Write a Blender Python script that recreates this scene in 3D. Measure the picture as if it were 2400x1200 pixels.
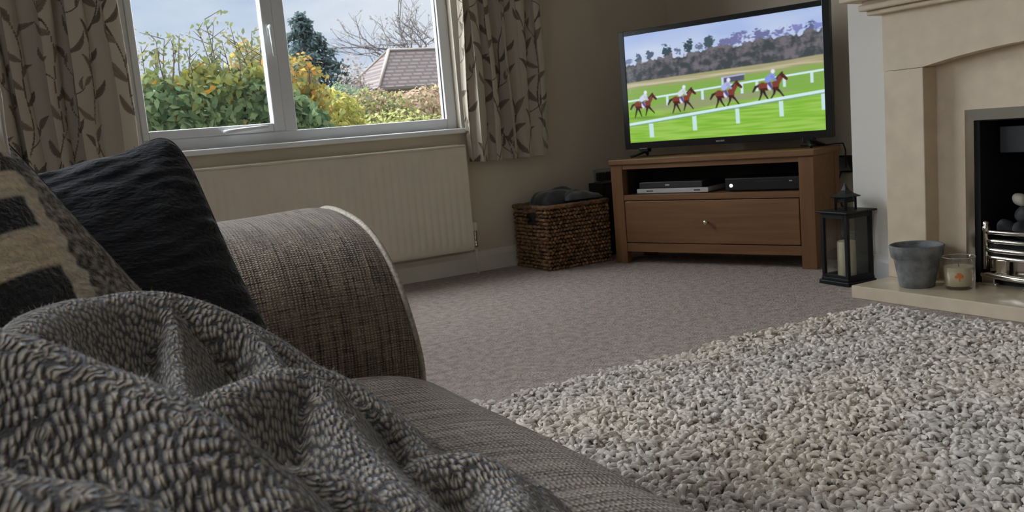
import bpy, bmesh, math, random
import numpy as np
from mathutils import Vector, Matrix, noise as mnoise

for o in list(bpy.data.objects): bpy.data.objects.remove(o)
SC = bpy.context.scene
COL = SC.collection
rng = np.random.default_rng(7)
random.seed(7)

# ------------------------------------------------------------------ camera
F_PX, YAW, PITCH, ROLL, CAM_H = 2076.5, math.radians(28.7806), math.radians(-7.9920), math.radians(-4.9258), 0.76
_fw = np.array([math.sin(YAW)*math.cos(PITCH), math.cos(YAW)*math.cos(PITCH), math.sin(PITCH)])
_r0 = np.array([math.cos(YAW), -math.sin(YAW), 0.0])
_u0 = np.cross(_r0, _fw)
_rt = _r0*math.cos(ROLL) + _u0*math.sin(ROLL)
_up = -_r0*math.sin(ROLL) + _u0*math.cos(ROLL)
cam_d = bpy.data.cameras.new('camera')
cam = bpy.data.objects.new('camera', cam_d); COL.objects.link(cam)
cam_d.sensor_width = 36.0; cam_d.lens = F_PX/2400*36.0
cam_d.clip_start = 0.02; cam_d.clip_end = 300
cam.matrix_world = Matrix(((_rt[0], _up[0], -_fw[0], 0), (_rt[1], _up[1], -_fw[1], 0), (_rt[2], _up[2], -_fw[2], CAM_H), (0, 0, 0, 1)))
cam_d.dof.use_dof = True; cam_d.dof.focus_distance = 1.7; cam_d.dof.aperture_fstop = 20
SC.camera = cam

# ------------------------------------------------------------------ world, daylight, exposure
EXPO = 0.0
SC.view_settings.view_transform = 'Standard'
try: SC.view_settings.look = 'None'
except Exception: pass
SC.view_settings.gamma = 1.0; SC.view_settings.use_curve_mapping = False
SC.view_settings.exposure = EXPO
SKY = 1.0
w = bpy.data.worlds.new('overcast_sky'); SC.world = w; w.use_nodes = True
nt = w.node_tree; nt.nodes.clear()
wo = nt.nodes.new('ShaderNodeOutputWorld'); bg = nt.nodes.new('ShaderNodeBackground')
tc = nt.nodes.new('ShaderNodeTexCoord'); mp = nt.nodes.new('ShaderNodeMapping'); mp.inputs['Scale'].default_value = (2.2, 2.2, 9.0)
nz = nt.nodes.new('ShaderNodeTexNoise'); nz.inputs['Scale'].default_value = 1.6; nz.inputs['Detail'].default_value = 5
cr = nt.nodes.new('ShaderNodeValToRGB')
cr.color_ramp.elements[0].position = 0.42; cr.color_ramp.elements[0].color = (0.54, 0.66, 0.86, 1)
cr.color_ramp.elements[1].position = 0.60; cr.color_ramp.elements[1].color = (0.80, 0.86, 0.96, 1)
nt.links.new(tc.outputs['Generated'], mp.inputs['Vector']); nt.links.new(mp.outputs['Vector'], nz.inputs['Vector'])
nt.links.new(nz.outputs['Fac'], cr.inputs['Fac']); nt.links.new(cr.outputs['Color'], bg.inputs['Color'])
bg.inputs['Strength'].default_value = SKY
nt.links.new(bg.outputs['Background'], wo.inputs['Surface'])

sun_d = bpy.data.lights.new('veiled_sun', 'SUN'); sun_d.energy = 27.0; sun_d.angle = math.radians(130); sun_d.color = (0.93, 0.96, 1.0)
sun = bpy.data.objects.new('veiled_sun', sun_d); COL.objects.link(sun)
sun.location = (-9, 8, 6)
sun.rotation_euler = Vector((0.35, -0.82, -0.42)).to_track_quat('-Z', 'Y').to_euler()

def portal(name, loc, direction, sx, sy):
    d = bpy.data.lights.new(name, 'AREA'); d.shape = 'RECTANGLE'; d.size = sx; d.size_y = sy; d.cycles.is_portal = True
    o = bpy.data.objects.new(name, d); COL.objects.link(o); o.location = loc
    o.rotation_euler = Vector(direction).to_track_quat('-Z', 'Y').to_euler()
portal('window_portal', (1.33, 4.56, 1.46), (0, -1, 0), 1.66, 1.32)
portal('added_window_portal', (-1.16, 1.4, 1.53), (1, 0, 0), 2.4, 1.45)  # sky sampling for the side window added out of view

# ------------------------------------------------------------------ helpers
def at(px, py, y):
    """world point on the plane Y=y seen through reference pixel (px, py): used to measure positions"""
    v = _rt*(px-1200)/F_PX - _up*(py-600)/F_PX + _fw
    t = y/v[1]
    return np.array([v[0]*t, y, v[2]*t + CAM_H])

def s2l(c):
    c = np.asarray(c, float)/255.0
    return np.where(c <= 0.04045, c/12.92, ((c+0.055)/1.055)**2.4)

def tag(o, label=None, cat=None, group=None, kind=None):
    if label: o['label'] = label
    if cat: o['category'] = cat
    if group: o['group'] = group
    if kind: o['kind'] = kind
    return o

def empty(name, loc=(0, 0, 0), rz=0.0, parent=None):
    o = bpy.data.objects.new(name, None); COL.objects.link(o)
    o.location = loc; o.rotation_euler = (0, 0, rz); o.empty_display_size = 0.05
    if parent: o.parent = parent
    return o

def link(name, me, mat=None, parent=None, smooth=False, loc=None):
    o = bpy.data.objects.new(name, me); COL.objects.link(o)
    if mat is not None and not me.materials: me.materials.append(mat)
    if parent: o.parent = parent
    if loc is not None: o.location = loc
    if smooth and len(me.polygons): me.polygons.foreach_set('use_smooth', [True]*len(me.polygons))
    return o

def from_bm(name, bm, mat, parent=None, smooth=False, loc=None):
    bmesh.ops.recalc_face_normals(bm, faces=bm.faces)
    me = bpy.data.meshes.new(name); bm.to_mesh(me); bm.free()
    return link(name, me, mat, parent, smooth, loc)

def bm_box(bm, lo, hi, bev=0.0, seg=2):
    lo = Vector(lo); hi = Vector(hi); c = (lo+hi)/2; s = hi-lo
    r = bmesh.ops.create_cube(bm, size=1.0)
    vs = r['verts']
    for v in vs: v.co = Vector((v.co.x*s.x, v.co.y*s.y, v.co.z*s.z)) + c
    if bev > 0:
        es = list({e for v in vs for e in v.link_edges})
        bmesh.ops.bevel(bm, geom=es, offset=bev, segments=seg, profile=0.5, affect='EDGES')
    return vs

def box(name, lo, hi, mat, parent=None, bev=0.0, seg=2, loc=None):
    bm = bmesh.new(); bm_box(bm, lo, hi, bev, seg)
    return from_bm(name, bm, mat, parent, False, loc)

def boxes(name, lst, mat, parent=None, bev=0.0):
    bm = bmesh.new()
    for lo, hi in lst: bm_box(bm, lo, hi, bev)
    return from_bm(name, bm, mat, parent)

def bm_lathe(bm, prof, seg=40, c=(0, 0, 0), cap0=True, cap1=True):
    rings = []
    for r, z in prof:
        rings.append([bm.verts.new((c[0]+r*math.cos(2*math.pi*k/seg), c[1]+r*math.sin(2*math.pi*k/seg), c[2]+z)) for k in range(seg)])
    for a, b in zip(rings, rings[1:]):
        for k in range(seg):
            bm.faces.new((a[k], a[(k+1) % seg], b[(k+1) % seg], b[k]))
    if cap0: bm.faces.new(rings[0][::-1])
    if cap1: bm.faces.new(rings[-1])

def lathe(name, prof, mat, parent=None, seg=40, c=(0, 0, 0), cap0=True, cap1=True):
    bm = bmesh.new(); bm_lathe(bm, prof, seg, c, cap0, cap1)
    return from_bm(name, bm, mat, parent, True)

def bm_tube(bm, pts, r, seg=8, closed=False, cap=True):
    pts = [Vector(p) for p in pts]; n = len(pts)
    rad = r if hasattr(r, '__len__') else [r]*n
    rings = []; up = None
    for i, p in enumerate(pts):
        if closed: t = pts[(i+1) % n] - pts[i-1]
        else: t = pts[min(i+1, n-1)] - pts[max(i-1, 0)]
        t.normalize()
        if up is None:
            up = Vector((0, 0, 1)) if abs(t.z) < 0.9 else Vector((1, 0, 0))
        sx = t.cross(up)
        if sx.length < 1e-5: sx = t.cross(Vector((0, 1, 0)))
        sx.normalize(); up = sx.cross(t)
        rings.append([bm.verts.new(p + (sx*math.cos(2*math.pi*k/seg) + up*math.sin(2*math.pi*k/seg))*rad[i]) for k in range(seg)])
    for i in range(n if closed else n-1):
        a = rings[i]; b = rings[(i+1) % n]
        for k in range(seg): bm.faces.new((a[k], a[(k+1) % seg], b[(k+1) % seg], b[k]))
    if cap and not closed:
        bm.faces.new(rings[0][::-1]); bm.faces.new(rings[-1])

def tube(name, pts, r, mat, parent=None, seg=8, closed=False):
    bm = bmesh.new(); bm_tube(bm, pts, r, seg, closed)
    return from_bm(name, bm, mat, parent, True)

def raw_mesh(name, verts, faces, uvs=None, cols=None, smooth=True):
    """verts (n,3), faces (m,4) or (m,3) int arrays; uvs (n,2); cols (n,3) linear"""
    verts = np.asarray(verts, np.float32); faces = np.asarray(faces, np.int32)
    me = bpy.data.meshes.new(name); k = faces.shape[1]; m = len(faces)
    me.vertices.add(len(verts)); me.vertices.foreach_set('co', verts.ravel())
    me.loops.add(m*k); me.loops.foreach_set('vertex_index', faces.ravel())
    me.polygons.add(m); me.polygons.foreach_set('loop_start', np.arange(0, m*k, k, dtype=np.int32))
    try: me.polygons.foreach_set('loop_total', np.full(m, k, np.int32))
    except Exception: pass
    me.update(calc_edges=True); me.validate()
    if smooth: me.polygons.foreach_set('use_smooth', np.ones(m, bool))
    if uvs is not None:
        l = me.uv_layers.new(name='UVMap'); l.data.foreach_set('uv', np.asarray(uvs, np.float32)[faces.ravel()].ravel())
    if cols is not None:
        a = me.color_attributes.new('tint', 'FLOAT_COLOR', 'POINT')
        c4 = np.ones((len(verts), 4), np.float32); c4[:, :3] = cols
        a.data.foreach_set('color', c4.ravel())
    return me

def grid_faces(n, m, wrap=False):
    i, j = np.meshgrid(np.arange(n if wrap else n-1), np.arange(m-1), indexing='ij')
    i2 = (i+1) % n
    return np.stack([i*m+j, i2*m+j, i2*m+j+1, i*m+j+1], -1).reshape(-1, 4)

def arclen_uv(P):
    du = np.zeros(P.shape[:2]); dv = np.zeros(P.shape[:2])
    du[1:] = np.cumsum(np.linalg.norm(np.diff(P, axis=0), axis=2), 0)
    dv[:, 1:] = np.cumsum(np.linalg.norm(np.diff(P, axis=1), axis=2), 1)
    return np.stack([du, dv], -1)

def flatten_uv(P, iters=260):
    # unroll a draped grid: relax its flat copy until edge lengths match the cloth
    Q = P[:, :, :2].copy()
    offs = ((1, 0), (0, 1), (1, 1), (1, -1))
    def sl(di, dj):
        n, m = P.shape[:2]
        a = (slice(0, n-di), slice(max(0, -dj), m-max(0, dj))); b = (slice(di, n), slice(max(0, dj), m+min(0, dj)))
        return a, b
    pairs = [(sl(di, dj)) for di, dj in offs]
    rest = [np.linalg.norm(P[b]-P[a], axis=2) for a, b in pairs]
    acc_w = np.zeros(P.shape[:2])
    for a, b in pairs: acc_w[a] += 1; acc_w[b] += 1
    vel = np.zeros_like(Q)
    for it in range(iters):
        acc = np.zeros_like(Q)
        for (a, b), L0 in zip(pairs, rest):
            d = Q[b]-Q[a]; l = np.linalg.norm(d, axis=2)+1e-12
            c = d*((l-L0)/l*0.5)[..., None]
            acc[a] += c; acc[b] -= c
        vel = vel*0.9+acc/acc_w[..., None]*1.2
        Q = Q+vel
    return Q

def catmull(pts, n):
    pts = np.asarray(pts, float)
    P = np.vstack([2*pts[0]-pts[1], pts, 2*pts[-1]-pts[-2]])
    d = np.r_[0, np.cumsum(np.linalg.norm(np.diff(pts, axis=0), axis=1))]
    t = np.linspace(0, d[-1], n); out = []
    for x in t:
        i = min(np.searchsorted(d, x, side='right')-1, len(pts)-2)
        q = (x-d[i])/(d[i+1]-d[i]+1e-12)
        a, b, c, e = P[i], P[i+1], P[i+2], P[i+3]
        out.append(0.5*((2*b)+(-a+c)*q+(2*a-5*b+4*c-e)*q*q+(-a+3*b-3*c+e)*q**3))
    return np.array(out)

def vnoise(P, scale, seed=0.0):
    P = np.asarray(P).reshape(-1, 3)
    return np.array([mnoise.noise(Vector((p[0]*scale+seed, p[1]*scale-seed, p[2]*scale+2*seed))) for p in P])

# ------------------------------------------------------------------ materials
def new_mat(name):
    m = bpy.data.materials.new(name); m.use_nodes = True
    t = m.node_tree; b = t.nodes['Principled BSDF']
    return m, t, b
def N(t, kind, **kw):
    n = t.nodes.new(kind)
    for k, v in kw.items():
        if hasattr(n, k): setattr(n, k, v)
        else: n.inputs[k].default_value = v
    return n
def col4(c): return (c[0], c[1], c[2], 1)

def plain(name, col, rough=0.6, metal=0.0, var=0.10, vscale=8.0, bump=0.0, bscale=200.0, bdist=0.002, stretch=(1, 1, 1), spec=0.5, sheen=0.0, coat=0.0, detail=4):
    m, t, b = new_mat(name); L = t.links.new
    tc = N(t, 'ShaderNodeTexCoord'); mp = N(t, 'ShaderNodeMapping'); mp.inputs['Scale'].default_value = stretch
    L(tc.outputs['Object'], mp.inputs['Vector'])
    nz = N(t, 'ShaderNodeTexNoise', Scale=vscale, Detail=detail); L(mp.outputs['Vector'], nz.inputs['Vector'])
    mx = N(t, 'ShaderNodeMix', data_type='RGBA')
    mx.inputs[6].default_value = col4([c*(1-var) for c in col]); mx.inputs[7].default_value = col4([min(1, c*(1+var)) for c in col])
    rp = N(t, 'ShaderNodeMapRange'); rp.inputs[1].default_value = 0.3; rp.inputs[2].default_value = 0.7
    L(nz.outputs['Fac'], rp.inputs[0]); L(rp.outputs[0], mx.inputs[0]); L(mx.outputs[2], b.inputs['Base Color'])
    b.inputs['Roughness'].default_value = rough; b.inputs['Metallic'].default_value = metal
    b.inputs['Specular IOR Level'].default_value = spec
    if sheen: b.inputs['Sheen Weight'].default_value = sheen; b.inputs['Sheen Roughness'].default_value = 0.5
    if coat: b.inputs['Coat Weight'].default_value = coat; b.inputs['Coat Roughness'].default_value = 0.1
    if bump:
        n2 = N(t, 'ShaderNodeTexNoise', Scale=bscale, Detail=3.0); L(mp.outputs['Vector'], n2.inputs['Vector'])
        bp = N(t, 'ShaderNodeBump', Strength=bump, Distance=bdist); L(n2.outputs['Fac'], bp.inputs['Height']); L(bp.outputs['Normal'], b.inputs['Normal'])
    return m

def attr_mat(name, rough=0.7, bump=0.0, bscale=300, sheen=0.0, transl=0.0, bdist=0.002):
    m, t, b = new_mat(name); L = t.links.new
    at_ = N(t, 'ShaderNodeVertexColor', layer_name='tint')
    L(at_.outputs['Color'], b.inputs['Base Color']); b.inputs['Roughness'].default_value = rough
    b.inputs['Specular IOR Level'].default_value = 0.25
    if sheen: b.inputs['Sheen Weight'].default_value = sheen
    if bump:
        tc = N(t, 'ShaderNodeTexCoord'); n2 = N(t, 'ShaderNodeTexNoise', Scale=bscale, Detail=3.0); L(tc.outputs['Object'], n2.inputs['Vector'])
        bp = N(t, 'ShaderNodeBump', Strength=bump, Distance=bdist); L(n2.outputs['Fac'], bp.inputs['Height']); L(bp.outputs['Normal'], b.inputs['Normal'])
    if transl:
        tr = N(t, 'ShaderNodeBsdfTranslucent'); L(at_.outputs['Color'], tr.inputs['Color'])
        ms = N(t, 'ShaderNodeMixShader'); ms.inputs[0].default_value = transl
        L(b.outputs[0], ms.inputs[1]); L(tr.outputs[0], ms.inputs[2]); L(ms.outputs[0], t.nodes['Material Output'].inputs['Surface'])
    return m

def glass_mat(name, tint=(0.96, 0.97, 0.97), refl=1.0, f0=0.035):
    m, t, b = new_mat(name); L = t.links.new; t.nodes.remove(b)
    tr = N(t, 'ShaderNodeBsdfTransparent'); tr.inputs['Color'].default_value = col4(tint)
    gl = N(t, 'ShaderNodeBsdfGlossy'); gl.inputs['Roughness'].default_value = 0.03; gl.inputs['Color'].default_value = col4((refl, refl, refl))
    lw = N(t, 'ShaderNodeLayerWeight'); lw.inputs['Blend'].default_value = 0.5
    pw_ = N(t, 'ShaderNodeMath', operation='POWER'); L(lw.outputs['Facing'], pw_.inputs[0]); pw_.inputs[1].default_value = 5.0
    fr = N(t, 'ShaderNodeMath', operation='MULTIPLY_ADD'); L(pw_.outputs[0], fr.inputs[0]); fr.inputs[1].default_value = 0.9; fr.inputs[2].default_value = f0
    ms = N(t, 'ShaderNodeMixShader'); L(fr.outputs[0], ms.inputs[0]); L(tr.outputs[0], ms.inputs[1]); L(gl.outputs[0], ms.inputs[2])
    L(ms.outputs[0], t.nodes['Material Output'].inputs['Surface'])
    return m

def weave_mat(name, light, dark, pu=0.005, pv=0.004, slub=0.7, bump=0.8, dist=0.0015, sheen=0.15, lineu=110.0, linev=5.0):
    """chenille weave in UV metres: threads crossing, with irregular darker slubs running along v"""
    m, t, b = new_mat(name); L = t.links.new
    uv = N(t, 'ShaderNodeUVMap')
    def wave(dirn, period, distortion, dsc):
        wv = N(t, 'ShaderNodeTexWave', wave_type='BANDS', bands_direction=dirn)
        wv.inputs['Scale'].default_value = 0.314/period; wv.inputs['Distortion'].default_value = distortion
        wv.inputs['Detail'].default_value = 2.0; wv.inputs['Detail Scale'].default_value = dsc
        L(uv.outputs[0], wv.inputs['Vector']); return wv
    wu = wave('X', pu, 3.0, 1.5); wv = wave('Y', pv, 3.0, 1.5)
    mp = N(t, 'ShaderNodeMapping'); mp.inputs['Scale'].default_value = (lineu, linev, 1); L(uv.outputs[0], mp.inputs['Vector'])
    sl = N(t, 'ShaderNodeTexNoise', Scale=1.0, Detail=3.0); L(mp.outputs[0], sl.inputs['Vector'])
    mp2 = N(t, 'ShaderNodeMapping'); mp2.inputs['Scale'].default_value = (30, 380, 1); L(uv.outputs[0], mp2.inputs['Vector'])
    s2 = N(t, 'ShaderNodeTexNoise', Scale=1.0, Detail=2.0); L(mp2.outputs[0], s2.inputs['Vector'])
    def mth(op, a, b_):
        n = N(t, 'ShaderNodeMath', operation=op)
        for i, x in enumerate((a, b_)):
            if isinstance(x, (int, float)): n.inputs[i].default_value = x
            else: L(x, n.inputs[i])
        return n.outputs[0]
    cell = mth('MULTIPLY', wu.outputs['Fac'], wv.outputs['Fac'])
    mr = N(t, 'ShaderNodeMapRange'); mr.inputs[1].default_value = 0.36; mr.inputs[2].default_value = 0.60; L(sl.outputs['Fac'], mr.inputs[0])
    mr2 = N(t, 'ShaderNodeMapRange'); mr2.inputs[1].default_value = 0.3; mr2.inputs[2].default_value = 0.65; L(s2.outputs['Fac'], mr2.inputs[0])
    a = mth('MULTIPLY', mr.outputs[0], slub); a2 = mth('MULTIPLY', mr2.outputs[0], 0.35)
    hgt = mth('ADD', mth('MULTIPLY', cell, 0.75), mth('ADD', mth('MULTIPLY', a, 0.6), a2))
    rp = N(t, 'ShaderNodeMapRange'); rp.inputs[1].default_value = 0.15; rp.inputs[2].default_value = 1.0; L(hgt, rp.inputs[0])
    mx = N(t, 'ShaderNodeMix', data_type='RGBA'); mx.inputs[6].default_value = col4(dark); mx.inputs[7].default_value = col4(light)
    L(rp.outputs[0], mx.inputs[0]); L(mx.outputs[2], b.inputs['Base Color'])
    b.inputs['Roughness'].default_value = 0.9; b.inputs['Specular IOR Level'].default_value = 0.15; b.inputs['Sheen Weight'].default_value = sheen
    bp = N(t, 'ShaderNodeBump', Strength=bump, Distance=dist); L(hgt, bp.inputs['Height']); L(bp.outputs['Normal'], b.inputs['Normal'])
    return m

def knit_mat(name, light, dark, su, sv, rnd=0.45, bump=1.0, dist=0.004, sheen=0.6, warm=(1, 1, 1)):
    """rows of plump stitches in UV metres"""
    m, t, b = new_mat(name); L = t.links.new
    uv = N(t, 'ShaderNodeUVMap')
    nz = N(t, 'ShaderNodeTexNoise', Scale=22.0, Detail=2.0); L(uv.outputs[0], nz.inputs['Vector'])
    sub = N(t, 'ShaderNodeVectorMath', operation='MULTIPLY_ADD'); L(nz.outputs['Color'], sub.inputs[0]); sub.inputs[1].default_value = (0.012, 0.012, 0)
    L(uv.outputs[0], sub.inputs[2])
    mp = N(t, 'ShaderNodeMapping'); mp.inputs['Scale'].default_value = (1/su, 1/sv, 1); mp.inputs['Rotation'].default_value = (0, 0, 0.0); L(sub.outputs[0], mp.inputs['Vector'])
    vo = N(t, 'ShaderNodeTexVoronoi', voronoi_dimensions='2D', feature='F1'); vo.inputs['Scale'].default_value = 1.0; vo.inputs['Randomness'].default_value = rnd
    L(mp.outputs[0], vo.inputs['Vector'])
    mr = N(t, 'ShaderNodeMapRange'); mr.inputs[1].default_value = 0.58; mr.inputs[2].default_value = 0.08; L(vo.outputs['Distance'], mr.inputs[0])
    n3 = N(t, 'ShaderNodeTexNoise', Scale=9.0, Detail=3.0); L(uv.outputs[0], n3.inputs['Vector'])
    n4 = N(t, 'ShaderNodeTexNoise', Scale=700.0, Detail=2.0); L(uv.outputs[0], n4.inputs['Vector'])
    ad = N(t, 'ShaderNodeMath', operation='MULTIPLY_ADD'); L(n4.outputs['Fac'], ad.inputs[0]); ad.inputs[1].default_value = 0.35; L(mr.outputs[0], ad.inputs[2])
    mx = N(t, 'ShaderNodeMix', data_type='RGBA'); mx.inputs[6].default_value = col4(dark); mx.inputs[7].default_value = col4(light)
    sb = N(t, 'ShaderNodeMath', operation='SUBTRACT'); L(ad.outputs[0], sb.inputs[0]); sb.inputs[1].default_value = 0.2; sb.use_clamp = True
    L(sb.outputs[0], mx.inputs[0])
    m2 = N(t, 'ShaderNodeMix', data_type='RGBA', blend_type='MULTIPLY'); m2.inputs[0].default_value = 1.0
    rr = N(t, 'ShaderNodeMapRange'); rr.inputs[1].default_value = 0.3; rr.inputs[2].default_value = 0.7; rr.inputs[3].default_value = 0.72; rr.inputs[4].default_value = 1.1; L(n3.outputs['Fac'], rr.inputs[0])
    L(mx.outputs[2], m2.inputs[6]); L(rr.outputs[0], m2.inputs[7]); L(m2.outputs[2], b.inputs['Base Color'])
    b.inputs['Roughness'].default_value = 0.95; b.inputs['Specular IOR Level'].default_value = 0.1
    b.inputs['Sheen Weight'].default_value = sheen; b.inputs['Sheen Roughness'].default_value = 0.4; b.inputs['Sheen Tint'].default_value = (0.85, 0.9, 1, 1)
    bp = N(t, 'ShaderNodeBump', Strength=bump, Distance=dist); L(ad.outputs[0], bp.inputs['Height']); L(bp.outputs['Normal'], b.inputs['Normal'])
    return m

def wood_mat(name, c1, c2, axis=0, rough=0.45):
    m, t, b = new_mat(name); L = t.links.new
    tc = N(t, 'ShaderNodeTexCoord'); mp = N(t, 'ShaderNodeMapping')
    s = [26, 26, 26]; s[axis] = 1.6; mp.inputs['Scale'].default_value = s
    L(tc.outputs['Object'], mp.inputs['Vector'])
    nz = N(t, 'ShaderNodeTexNoise', Scale=1.5, Detail=6.0); nz.inputs['Distortion'].default_value = 0.6; L(mp.outputs[0], nz.inputs['Vector'])
    rp = N(t, 'ShaderNodeMapRange'); rp.inputs[1].default_value = 0.3; rp.inputs[2].default_value = 0.72; L(nz.outputs['Fac'], rp.inputs[0])
    mx = N(t, 'ShaderNodeMix', data_type='RGBA'); mx.inputs[6].default_value = col4(c1); mx.inputs[7].default_value = col4(c2)
    L(rp.outputs[0], mx.inputs[0]); L(mx.outputs[2], b.inputs['Base Color']); b.inputs['Roughness'].default_value = rough
    bp = N(t, 'ShaderNodeBump', Strength=0.12, Distance=0.001); L(nz.outputs['Fac'], bp.inputs['Height']); L(bp.outputs[0], b.inputs['Normal'])
    return m

def emit_mat(name, col, strength):
    m, t, b = new_mat(name)
    b.inputs['Base Color'].default_value = col4(col); b.inputs['Emission Color'].default_value = col4(col); b.inputs['Emission Strength'].default_value = strength
    return m

m_wall = plain('wall_paint_beige', (0.66, 0.57, 0.45), 0.85, var=0.03, vscale=3, bump=0.15, bscale=250, bdist=0.0006)
m_chim = plain('chimney_paint_pale', (0.77, 0.74, 0.69), 0.85, var=0.03, vscale=3, bump=0.15, bscale=250, bdist=0.0006)
m_ceil = plain('ceiling_white', (0.85, 0.84, 0.82), 0.9, var=0.02)
m_carpet = plain('carpet_pile', (0.43, 0.35, 0.305), 0.95, var=0.34, vscale=34, bump=1.0, bscale=120, bdist=0.014, spec=0.1, sheen=0.2, detail=8)
m_upvc = plain('white_upvc', (0.80, 0.81, 0.82), 0.35, var=0.02)
m_gloss = plain('cream_gloss_paint', (0.76, 0.71, 0.62), 0.35, var=0.03)
m_rad = plain('radiator_enamel', (0.80, 0.71, 0.58), 0.35, var=0.03)
m_glass = glass_mat('window_glass')
m_jar = glass_mat('clear_glass', (0.93, 0.94, 0.93), 1.0, 0.09); m_pane = glass_mat('lantern_glass', (0.90, 0.91, 0.90))
m_chrome = plain('polished_chrome', (0.74, 0.71, 0.66), 0.14, 1.0, var=0.04, vscale=12)
m_black = plain('firebox_black', (0.012, 0.012, 0.013), 0.7, var=0.2)
m_hood = plain('hood_grey', (0.016, 0.018, 0.021), 0.5, var=0.1)
m_stone = plain('limestone', (0.70, 0.58, 0.43), 0.55, var=0.06, vscale=14, bump=0.08, bscale=300, bdist=0.0005)
m_hearth = plain('polished_limestone', (0.68, 0.58, 0.44), 0.12, var=0.08, vscale=10)
m_oak = wood_mat('oak_veneer', (0.185, 0.086, 0.034), (0.26, 0.13, 0.056), 0)
m_oak_v = wood_mat('oak_upright', (0.185, 0.086, 0.034), (0.26, 0.13, 0.056), 2)
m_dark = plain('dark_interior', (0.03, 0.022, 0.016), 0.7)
m_tv = plain('tv_black_plastic', (0.012, 0.012, 0.013), 0.25, var=0.1)
m_blackpl = plain('black_plastic', (0.008, 0.008, 0.009), 0.4, var=0.15)
m_greypl = plain('dark_grey_plastic', (0.04, 0.04, 0.044), 0.4, var=0.1)
m_silver = plain('silver_plastic', (0.62, 0.61, 0.60), 0.35, var=0.05)
m_lant = plain('lantern_black_metal', (0.009, 0.0095, 0.011), 0.5, var=0.2, spec=0.3)
m_wax = plain('ivory_wax', (0.88, 0.77, 0.54), 0.5, var=0.05, vscale=20)
m_pot = plain('weathered_grey_pot', (0.19, 0.195, 0.20), 0.85, var=0.38, vscale=26, bump=0.6, bscale=60, bdist=0.004, detail=8)
m_soil = plain('pot_inside', (0.08, 0.07, 0.06), 0.9)
m_coal = plain('ceramic_coal', (0.035, 0.036, 0.04), 0.8, var=0.3, vscale=40, bump=0.4, bscale=90)
m_pebble = plain('pale_ceramic_pebble', (0.50, 0.46, 0.38), 0.7, var=0.1, vscale=30)
m_basket = plain('water_hyacinth_weave', (0.20, 0.105, 0.052), 0.6, var=0.55, vscale=55, bump=0.5, bscale=300, bdist=0.001)
m_basket_in = plain('basket_lining', (0.05, 0.03, 0.018), 0.9)
m_throw = plain('charcoal_fleece', (0.035, 0.037, 0.042), 0.95, var=0.25, vscale=30, bump=0.5, bscale=200, sheen=0.5)
m_throw2 = plain('grey_fleece', (0.085, 0.088, 0.095), 0.95, var=0.25, vscale=30, bump=0.5, bscale=200, sheen=0.5)
m_sofa = weave_mat('sofa_chenille', (0.46, 0.365, 0.265), (0.052, 0.038, 0.027), pu=0.0045, pv=0.0035, lineu=190, linev=9, slub=0.55, bump=1.0, dist=0.002, sheen=0.35)
m_seat = weave_mat('seat_chenille', (0.46, 0.40, 0.33), (0.10, 0.083, 0.067), pu=0.0065, pv=0.005, lineu=150, linev=7, slub=0.9, bump=1.0, dist=0.003)
m_navy = plain('navy_crinkle_cotton', (0.011, 0.012, 0.017), 0.9, var=0.2, vscale=30, bump=1.0, bscale=190, bdist=0.004, stretch=(0.6, 1, 1.6), sheen=0.06)
m_pale = plain('pale_satin', (0.55, 0.50, 0.44), 0.5, var=0.35, vscale=14, stretch=(3, 1, 1), sheen=0.3)
m_knit = knit_mat('knitted_throw', (0.60, 0.505, 0.39), (0.072, 0.065, 0.062), 0.0035, 0.0082, rnd=0.7)
m_foot = plain('sofa_foot_wood', (0.06, 0.035, 0.02), 0.4)

# ------------------------------------------------------------------ the room
YW, XF, XC, YB, XL, ZC = 4.40, 3.65, 3.12, -2.6, -1.15, 2.40
floor = tag(box('floor', (XL-0.1, YB-0.1, -0.1), (XF+0.1, YW+0.115, 0.0), m_carpet), 'mushroom brown fitted carpet covering the living room floor', 'floor', kind='structure')
tag(box('ceiling', (XL-0.1, YB-0.1, ZC), (XF+0.1, YW+0.115, ZC+0.1), m_ceil), 'plain white ceiling above the whole living room', 'ceiling', kind='structure')
WX0, WX1, WZ0, WZ1 = 0.515, 2.165, 0.80, 2.12; YO = YW+0.115
tag(boxes('wall_window', [((XL-0.1, YW, 0), (WX0, YO, ZC)), ((WX1, YW, 0), (XF+0.1, YO, ZC)),
     ((WX0, YW, 0), (WX1, YO, WZ0)), ((WX0, YW, WZ1), (WX1, YO, ZC))], m_wall), 'beige painted wall around the wide white window', 'wall', kind='structure')
tag(box('wall_right', (XF, YB, 0), (XF+0.1, YW, ZC), m_wall), 'dim beige alcove wall behind the television', 'wall', kind='structure')
LY0, LY1, LZ0, LZ1 = 0.2, 2.6, 0.80, 2.25; LYM = 1.4
tag(boxes('wall_left', [((XL-0.1, YB, 0), (XL, LY0, ZC)), ((XL-0.1, LY1, 0), (XL, YW, ZC)),
     ((XL-0.1, LY0, 0), (XL, LY1, LZ0)), ((XL-0.1, LY0, LZ1), (XL, LY1, ZC))], m_wall), 'beige wall behind the sofa with an opening for the added window', 'wall', kind='structure')
tag(box('wall_back', (XL-0.1, YB-0.1, 0), (XF+0.1, YB, ZC), m_wall), 'plain beige wall at the far end behind the sofa arm', 'wall', kind='structure')
# chimney breast with an opening for the fire
FY = 1.67                                    # centre line of the fireplace
CY0, CY1 = FY-0.94, 2.602
OP0, OP1, OZ = FY-0.36, FY+0.36, 0.665
tag(boxes('wall_chimney_breast', [((XC, CY0, 0), (XF, OP0, ZC)), ((XC, OP1, 0), (XF, CY1, ZC)), ((XC, OP0, OZ), (XF, OP1, ZC)), ((XC+0.34, OP0, 0), (XF, OP1, OZ))], m_chim),
    'pale grey chimney breast rising behind the stone fireplace', 'wall', kind='structure')
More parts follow.
